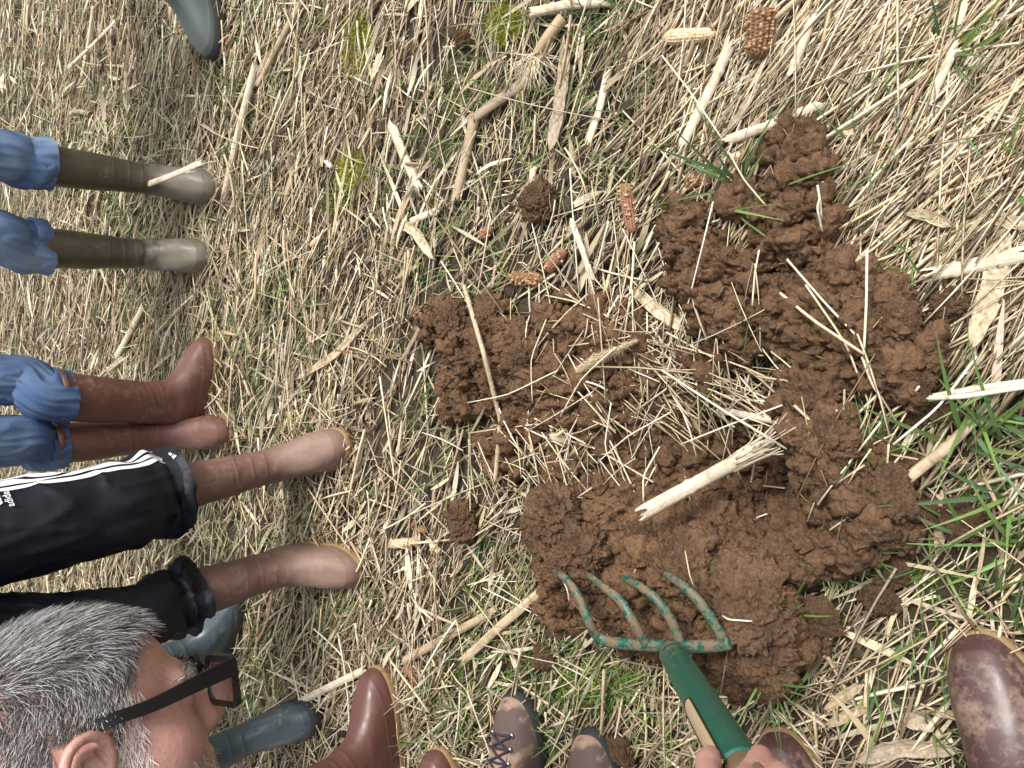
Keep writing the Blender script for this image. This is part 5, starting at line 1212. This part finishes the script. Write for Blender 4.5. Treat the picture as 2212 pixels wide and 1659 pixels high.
            b.add(*tube(Ps, np.interp(np.linspace(0, 1, 36), [0, .25, .5, .72, .82, .94, 1], [.019, .0165, .0130, .0108, .0118, .0108, .0078]), 16)); hv1, hf1 = ico(3); b.add(hv1 * .0082 + Ps[-1], None, hf1); b.add(*tube(np.array([Ps[0], wrp]), [.019, .02], 12)); b.add(*tube(np.array([wrp, wr]), [.022, .027], 14))
            continue
        a, c, l = -FK_AX, FK_V, FK_LEFT                              # a points down the shaft to the tines, c to the camera, l to the image's left
        RH = .0200
        pal = lambda ang, ra, al: hc + (c * math.sin(ang) - l * math.cos(ang)) * ra + a * al      # ang 0: image right, 90: camera side, 180: left
        for i, (al, rf, ln) in enumerate([(.031, .0090, 1.0), (.0095, .0094, 1.06), (-.0115, .0089, 1.02), (-.0315, .0078, .88)]):
            angs = np.radians(np.array([74, 40, -2, -42, -82, -118])); angs = angs[0] + (angs - angs[0]) * ln; rr = np.array([.0400, .0425, RH + rf * 1.55, RH + rf * 1.02, RH + rf * .95, RH + rf * .85])
            fan = np.array([-.010, -.003, 0, .001, .002, .002])
            P = np.array([pal(q, r_, al + f_) for q, r_, f_ in zip(angs, rr, fan)]); Ps = smooth_path(P, 30)
            b.add(*tube(Ps, np.interp(np.linspace(0, 1, 30), [0, .18, .30, .46, .56, .74, .9, 1], np.array([1.25, 1.22, 1.0, 1.0, 1.16, .92, .9, .72]) * rf), 14)); hv1, hf1 = ico(2); b.add(hv1 * rf * .72 + Ps[-1], None, hf1)
        for al, ra in ((-.012, .011), (-.026, .013), (-.042, .014), (-.058, .015)):          # back of the hand over the shaft
            b.add(*tube(smooth_path([pal(math.radians(50), .0395, al - .014), pal(math.radians(78), .0360, al - .018), pal(math.radians(112), .034, al - .024)], 12), ra, 12))
        th_ = [pal(math.radians(96), .036, -.034), pal(math.radians(120), .040, -.002), pal(math.radians(130), .0375, .030), pal(math.radians(134), .0350, .058)]
        Ps = smooth_path(th_, 30); b.add(*tube(Ps, np.interp(np.linspace(0, 1, 30), [0, .3, .52, .64, .86, 1], [.0165, .0140, .0100, .0114, .0106, .0070]), 14)); hv1, hf1 = ico(2); b.add(hv1 * .0078 + Ps[-1], None, hf1)
        b.add(*tube(smooth_path([wr, pal(math.radians(105), .046, -.075), pal(math.radians(100), .040, -.03)], 12), np.linspace(.029, .024, 12), 14))
    o = link("body", b.mesh("body", M['skin']), root)
    rm = o.modifiers.new("remesh", 'REMESH'); rm.mode = 'VOXEL'; rm.voxel_size = .0024; rm.use_smooth_shade = True
    sm = o.modifiers.new("smooth", 'SMOOTH'); sm.factor = .5; sm.iterations = 5
    # ---- jacket over torso and arms
    V = [hip + [.02, 0, .02], (chest + hip) / 2, chest, neck1 * .75 + chest * .25]; E_ = [(0, 1), (1, 2), (2, 3)]; R_ = [.195, .19, .185, .13]
    for sh, el, wr, hw_ in sides:
        i0 = len(V); V += [sh, el, wr * .8 + el * .2]; E_ += [(2, i0), (i0, i0 + 1), (i0 + 1, i0 + 2)]; R_ += [.085, .07, .05]
    skin_obj("jacket", V, E_, R_, M['cloth_navy'], root)
    # ---- hair
    build_hair(root, tw); build_glasses(root, tw)
M['nail'] = m_plain("nail", (.58, .36, .30), .3)
def build_hair(root, tw):
    n = 110000; d = rng.normal(size=(n, 3)); d /= np.linalg.norm(d, axis=1)[:, None]; d = d[d[:, 2] > -.75]; r = head_radius(d, .16, 90); p = d * r[:, None]
    x, y, z = np.abs(p[:, 0]), p[:, 1], p[:, 2]
    edge = np.where(y > .052, .082 - .16 * np.clip(.030 - x, 0, 1) * 0 - .25 * np.clip(x - .035, 0, 1), np.where(y > .018, .030 + (y - .018) * 1.35, np.where(y > -.004, -.038 + (y + .004) * 3.1, -.085)))
    edge = edge + .010 * perlin(p * 60)
    inside = z > edge
    inside &= ~((np.abs(p[:, 1] + .012) < .022) & (np.abs(z - .003) < .036) & (x > .05))
    p = p[inside]; p = p[:36000]; N = head_normal(p)
    fwd = np.array([0, 1, 0]); dn = np.array([0, 0, -1]); side = np.sign(p[:, :1]) * np.array([[1, 0, 0]])
    top = np.clip((p[:, 2] - .055) / .05, 0, 1)[:, None]; w = perlin(p * 22)[:, None] * .5
    flow = top * (fwd + .35 * side * (1 + w)) + (1 - top) * (.85 * dn - .62 * fwd) + w * np.array([[.5, .2, .3]]) + rng.normal(0, .22, p.shape)
    flow -= N * np.sum(flow * N, 1)[:, None]; flow /= np.linalg.norm(flow, axis=1)[:, None]
    front = np.clip((p[:, 1] - .04) / .03, 0, 1)[:, None] * top
    L = (.0085 + .015 * top[:, 0] + .006 * front[:, 0]) * rng.uniform(.6, 1.25, len(p)); low = np.clip((.02 - p[:, 2]) / .05, 0, 1); L *= 1 - .45 * low; under = np.arange(len(p)) % 3 == 0; L[under] *= .55
    up0 = .38 + .35 * top + .55 * front
    seg = 4; m_ = len(p); P = [p - N * .001]; cur = p.copy()
    for k in range(seg):
        f = k / seg; dd = flow + N * (up0 * (1 - .8 * f)) + rng.normal(0, .05, p.shape); dd /= np.linalg.norm(dd, axis=1)[:, None]; cur = cur + dd * (L / seg)[:, None]; P.append(cur)
    P = np.stack(P, 1); vdir = np.array((CPOS - HO)) @ HB; vdir = vdir / np.linalg.norm(vdir); w0 = np.cross(flow, N)
    rad = np.array([1, 1, .9, .7, .25])[None] * rng.uniform(.00020, .00038, m_)[:, None]
    th = np.arange(3) * 2 * np.pi / 3
    V = P[:, :, None] + rad[..., None, None] * (np.cos(th)[None, None, :, None] * w0[:, None, None] + np.sin(th)[None, None, :, None] * N[:, None, None])
    V = V.reshape(-1, 3); j = np.arange(3); base = (np.arange(m_)[:, None, None] * (seg + 1) + np.arange(seg)[None, :, None]) * 3
    F = np.stack([base + j, base + (j + 1) % 3, base + 3 + (j + 1) % 3, base + 3 + j], -1).reshape(-1, 4)
    g = perlin(p * 35)[:, None] * .25; white = np.clip(.37 + 2.2 * g[:, 0] + .35 * np.clip((.03 - p[:, 2]) / .06, 0, 1) * (p[:, 1] > -.02), .1, .92); kx = rng.random(m_)
    white[under] *= .15
    C = np.where((kx < white)[:, None], np.array([[.46, .46, .47]]) * rng.uniform(.75, 1.15, (m_, 1)), np.array([[.075, .068, .065]]) * rng.uniform(.5, 2.4, (m_, 1)))
    b = MB(); b.add(tw(V), F, None, np.repeat(np.clip(C, 0, .85), (seg + 1) * 3, 0)); h = link("hair", b.mesh("hair", M['hair']), root)
    # scalp-coloured undercoat so the skin does not shine through, then brows and beard stubble
    n = 30000; d = rng.normal(size=(n, 3)); d /= np.linalg.norm(d, axis=1)[:, None]; r = head_radius(d, .16, 90); p = d * r[:, None]; x, y, z = np.abs(p[:, 0]), p[:, 1], p[:, 2]
    dens = np.clip((y - .0) / .02, 0, 1) * np.clip((-.028 - z + (y < .03) * .03) / .025, 0, 1) * np.clip((.092 - y + np.clip(-.045 - z, 0, 1) * 2) / .02, 0, 1); dens *= (y > .004)
    k = (rng.random(len(p)) < dens * .55) & (z > -.125); pb = p[k]
    br = (np.abs(z - .032) < .006 + .002 * np.sin(x * 90)) & (x > .010) & (x < .050) & (y > .05); pe = p[br]; pe = np.repeat(pe, 5, 0) + rng.normal(0, .002, (len(pe) * 5, 3))
    sb = (z > -.045) & (z < .05) & (y > .0) & (y < .032 + .25 * np.clip(z, 0, 1)) & (x > .05); ps = p[sb][::2]
    b = MB()
    for q, Ls, cw, dirs in ((pb, .0055, .8, (0, -.2, -1)), (pe, .0055, .35, (.8, .15, .1)), (ps, .010, .85, (0, -.3, -1))):
        if not len(q): continue
        Nn = head_normal(q); dv = np.array([dirs]) * np.where(np.array([[1, 0, 0]]) > 0, np.sign(q[:, :1]), 1) + rng.normal(0, .35, q.shape) + Nn * .35; dv /= np.linalg.norm(dv, axis=1)[:, None]; e = q + dv * (Ls * rng.uniform(.5, 1.3, len(q)))[:, None]; s_ = np.cross(dv, Nn) * .00034
        V = np.stack([q - s_, q + s_, e + s_ * .5 + Nn * .0004, e - s_ * .5 + Nn * .0004], 1).reshape(-1, 3); F = (np.arange(len(q))[:, None] * 4 + np.arange(4)[None]); c = np.where((rng.random(len(q)) < cw)[:, None], [[.70, .66, .62]], [[.16, .12, .10]]); b.add(tw(V), F, None, np.repeat(c, 4, 0))
    link("stubble", b.mesh("stubble", M['hair']), root)
def build_glasses(root, tw):
    b = MB(); yl = .114; tilt = .22
    def lens_pt(s, x, z): return np.array([s * x, yl + s * x * .16 - .006 * (abs(x) / .07) ** 2 + tilt * z * .9, z + .014])
    g = empty("glasses", (0, 0, 0), "", ""); del g["label"]; del g["category"]; g.parent = root; g.name = "glasses"
    def outline(x0, x1, z0, z1, rr, n=12):
        pts = []
        for cx_, cz_, a0 in ((x1 - rr, z1 - rr, 0), (x0 + rr, z1 - rr, 90), (x0 + rr, z0 + rr, 180), (x1 - rr, z0 + rr, 270)):
            for a in np.radians(np.linspace(a0, a0 + 90, n)): pts.append((cx_ + rr * math.cos(a), cz_ + rr * math.sin(a)))
        return pts
    ob = MB()
    for s in (1, -1):
        inn = outline(.0115, .0600, -.0225, .0135, .008); out = outline(.0075, .0665, -.0275, .0195, .010); n = len(inn)
        I = np.array([lens_pt(s, x, z) for x, z in inn]); O_ = np.array([lens_pt(s, x, z) for x, z in out]); f = np.array([0, .0024, 0])
        ob.add(tw(np.concatenate([I + f, O_ + f, O_ - f, I - f, I + f])), ringfaces(5, n))
        lb = MB(); cc = I.mean(0); lb.add(tw(np.concatenate([I * .999 + .001 * cc, cc[None]])), None, np.stack([np.arange(n), (np.arange(n) + 1) % n, np.full(n, n)], 1)); lb.add(tw(np.concatenate([I, cc[None]]) - [0, .0012, 0]), None, np.stack([(np.arange(n) + 1) % n, np.arange(n), np.full(n, n)], 1)); link("lens", lb.mesh("lens", M['glass'], False), g)
        tb = MB(); P = smooth_path([lens_pt(s, .0665, .010) + [0, .001, 0], np.array([s * .0745, .088, .028]), np.array([s * .0785, .04, .030]), np.array([s * .0790, .006, .037]), np.array([s * .0735, -.020, .036]), np.array([s * .0710, -.042, .004])], 44)
        k = np.linspace(0, 1, 44); hgt = np.interp(k, [0, .08, .5, 1], [.0078, .0076, .0054, .0035]); tb.add(tw(tube(P, hgt, 10, True, 1.0, (0, 0, 1))[0] * 1.0), *tube(P, hgt, 10)[1:]) if False else None
        T_, A_, B_ = frames(P); cs = [(1, .30), (1, -.30), (-1, -.30), (-1, .30)]; Vq = np.stack([P + A_ * (hgt * u_)[:, None] + B_ * (hgt * .32 * np.sign(w_))[:, None] for u_, w_ in cs], 1).reshape(-1, 3)
        tb.add(tw(Vq), ringfaces(44, 4)); tb.add(tw(Vq[:4]), [[3, 2, 1, 0]]); tb.add(tw(Vq[-4:]), [[0, 1, 2, 3]]); link("temple", tb.mesh("temple", M['black_plastic'], False), g)
    ob.add(tw(tube(smooth_path([lens_pt(1, .009, .006), lens_pt(1, 0, .010) + [0, .002, 0], lens_pt(-1, .009, .006)], 10), .0028, 8)[0]), *tube(smooth_path([lens_pt(1, .009, .006), lens_pt(1, 0, .010) + [0, .002, 0], lens_pt(-1, .009, .006)], 10), .0028, 8)[1:])
    link("frame", ob.mesh("frame", M['black_plastic'], False), g)
build_bender()
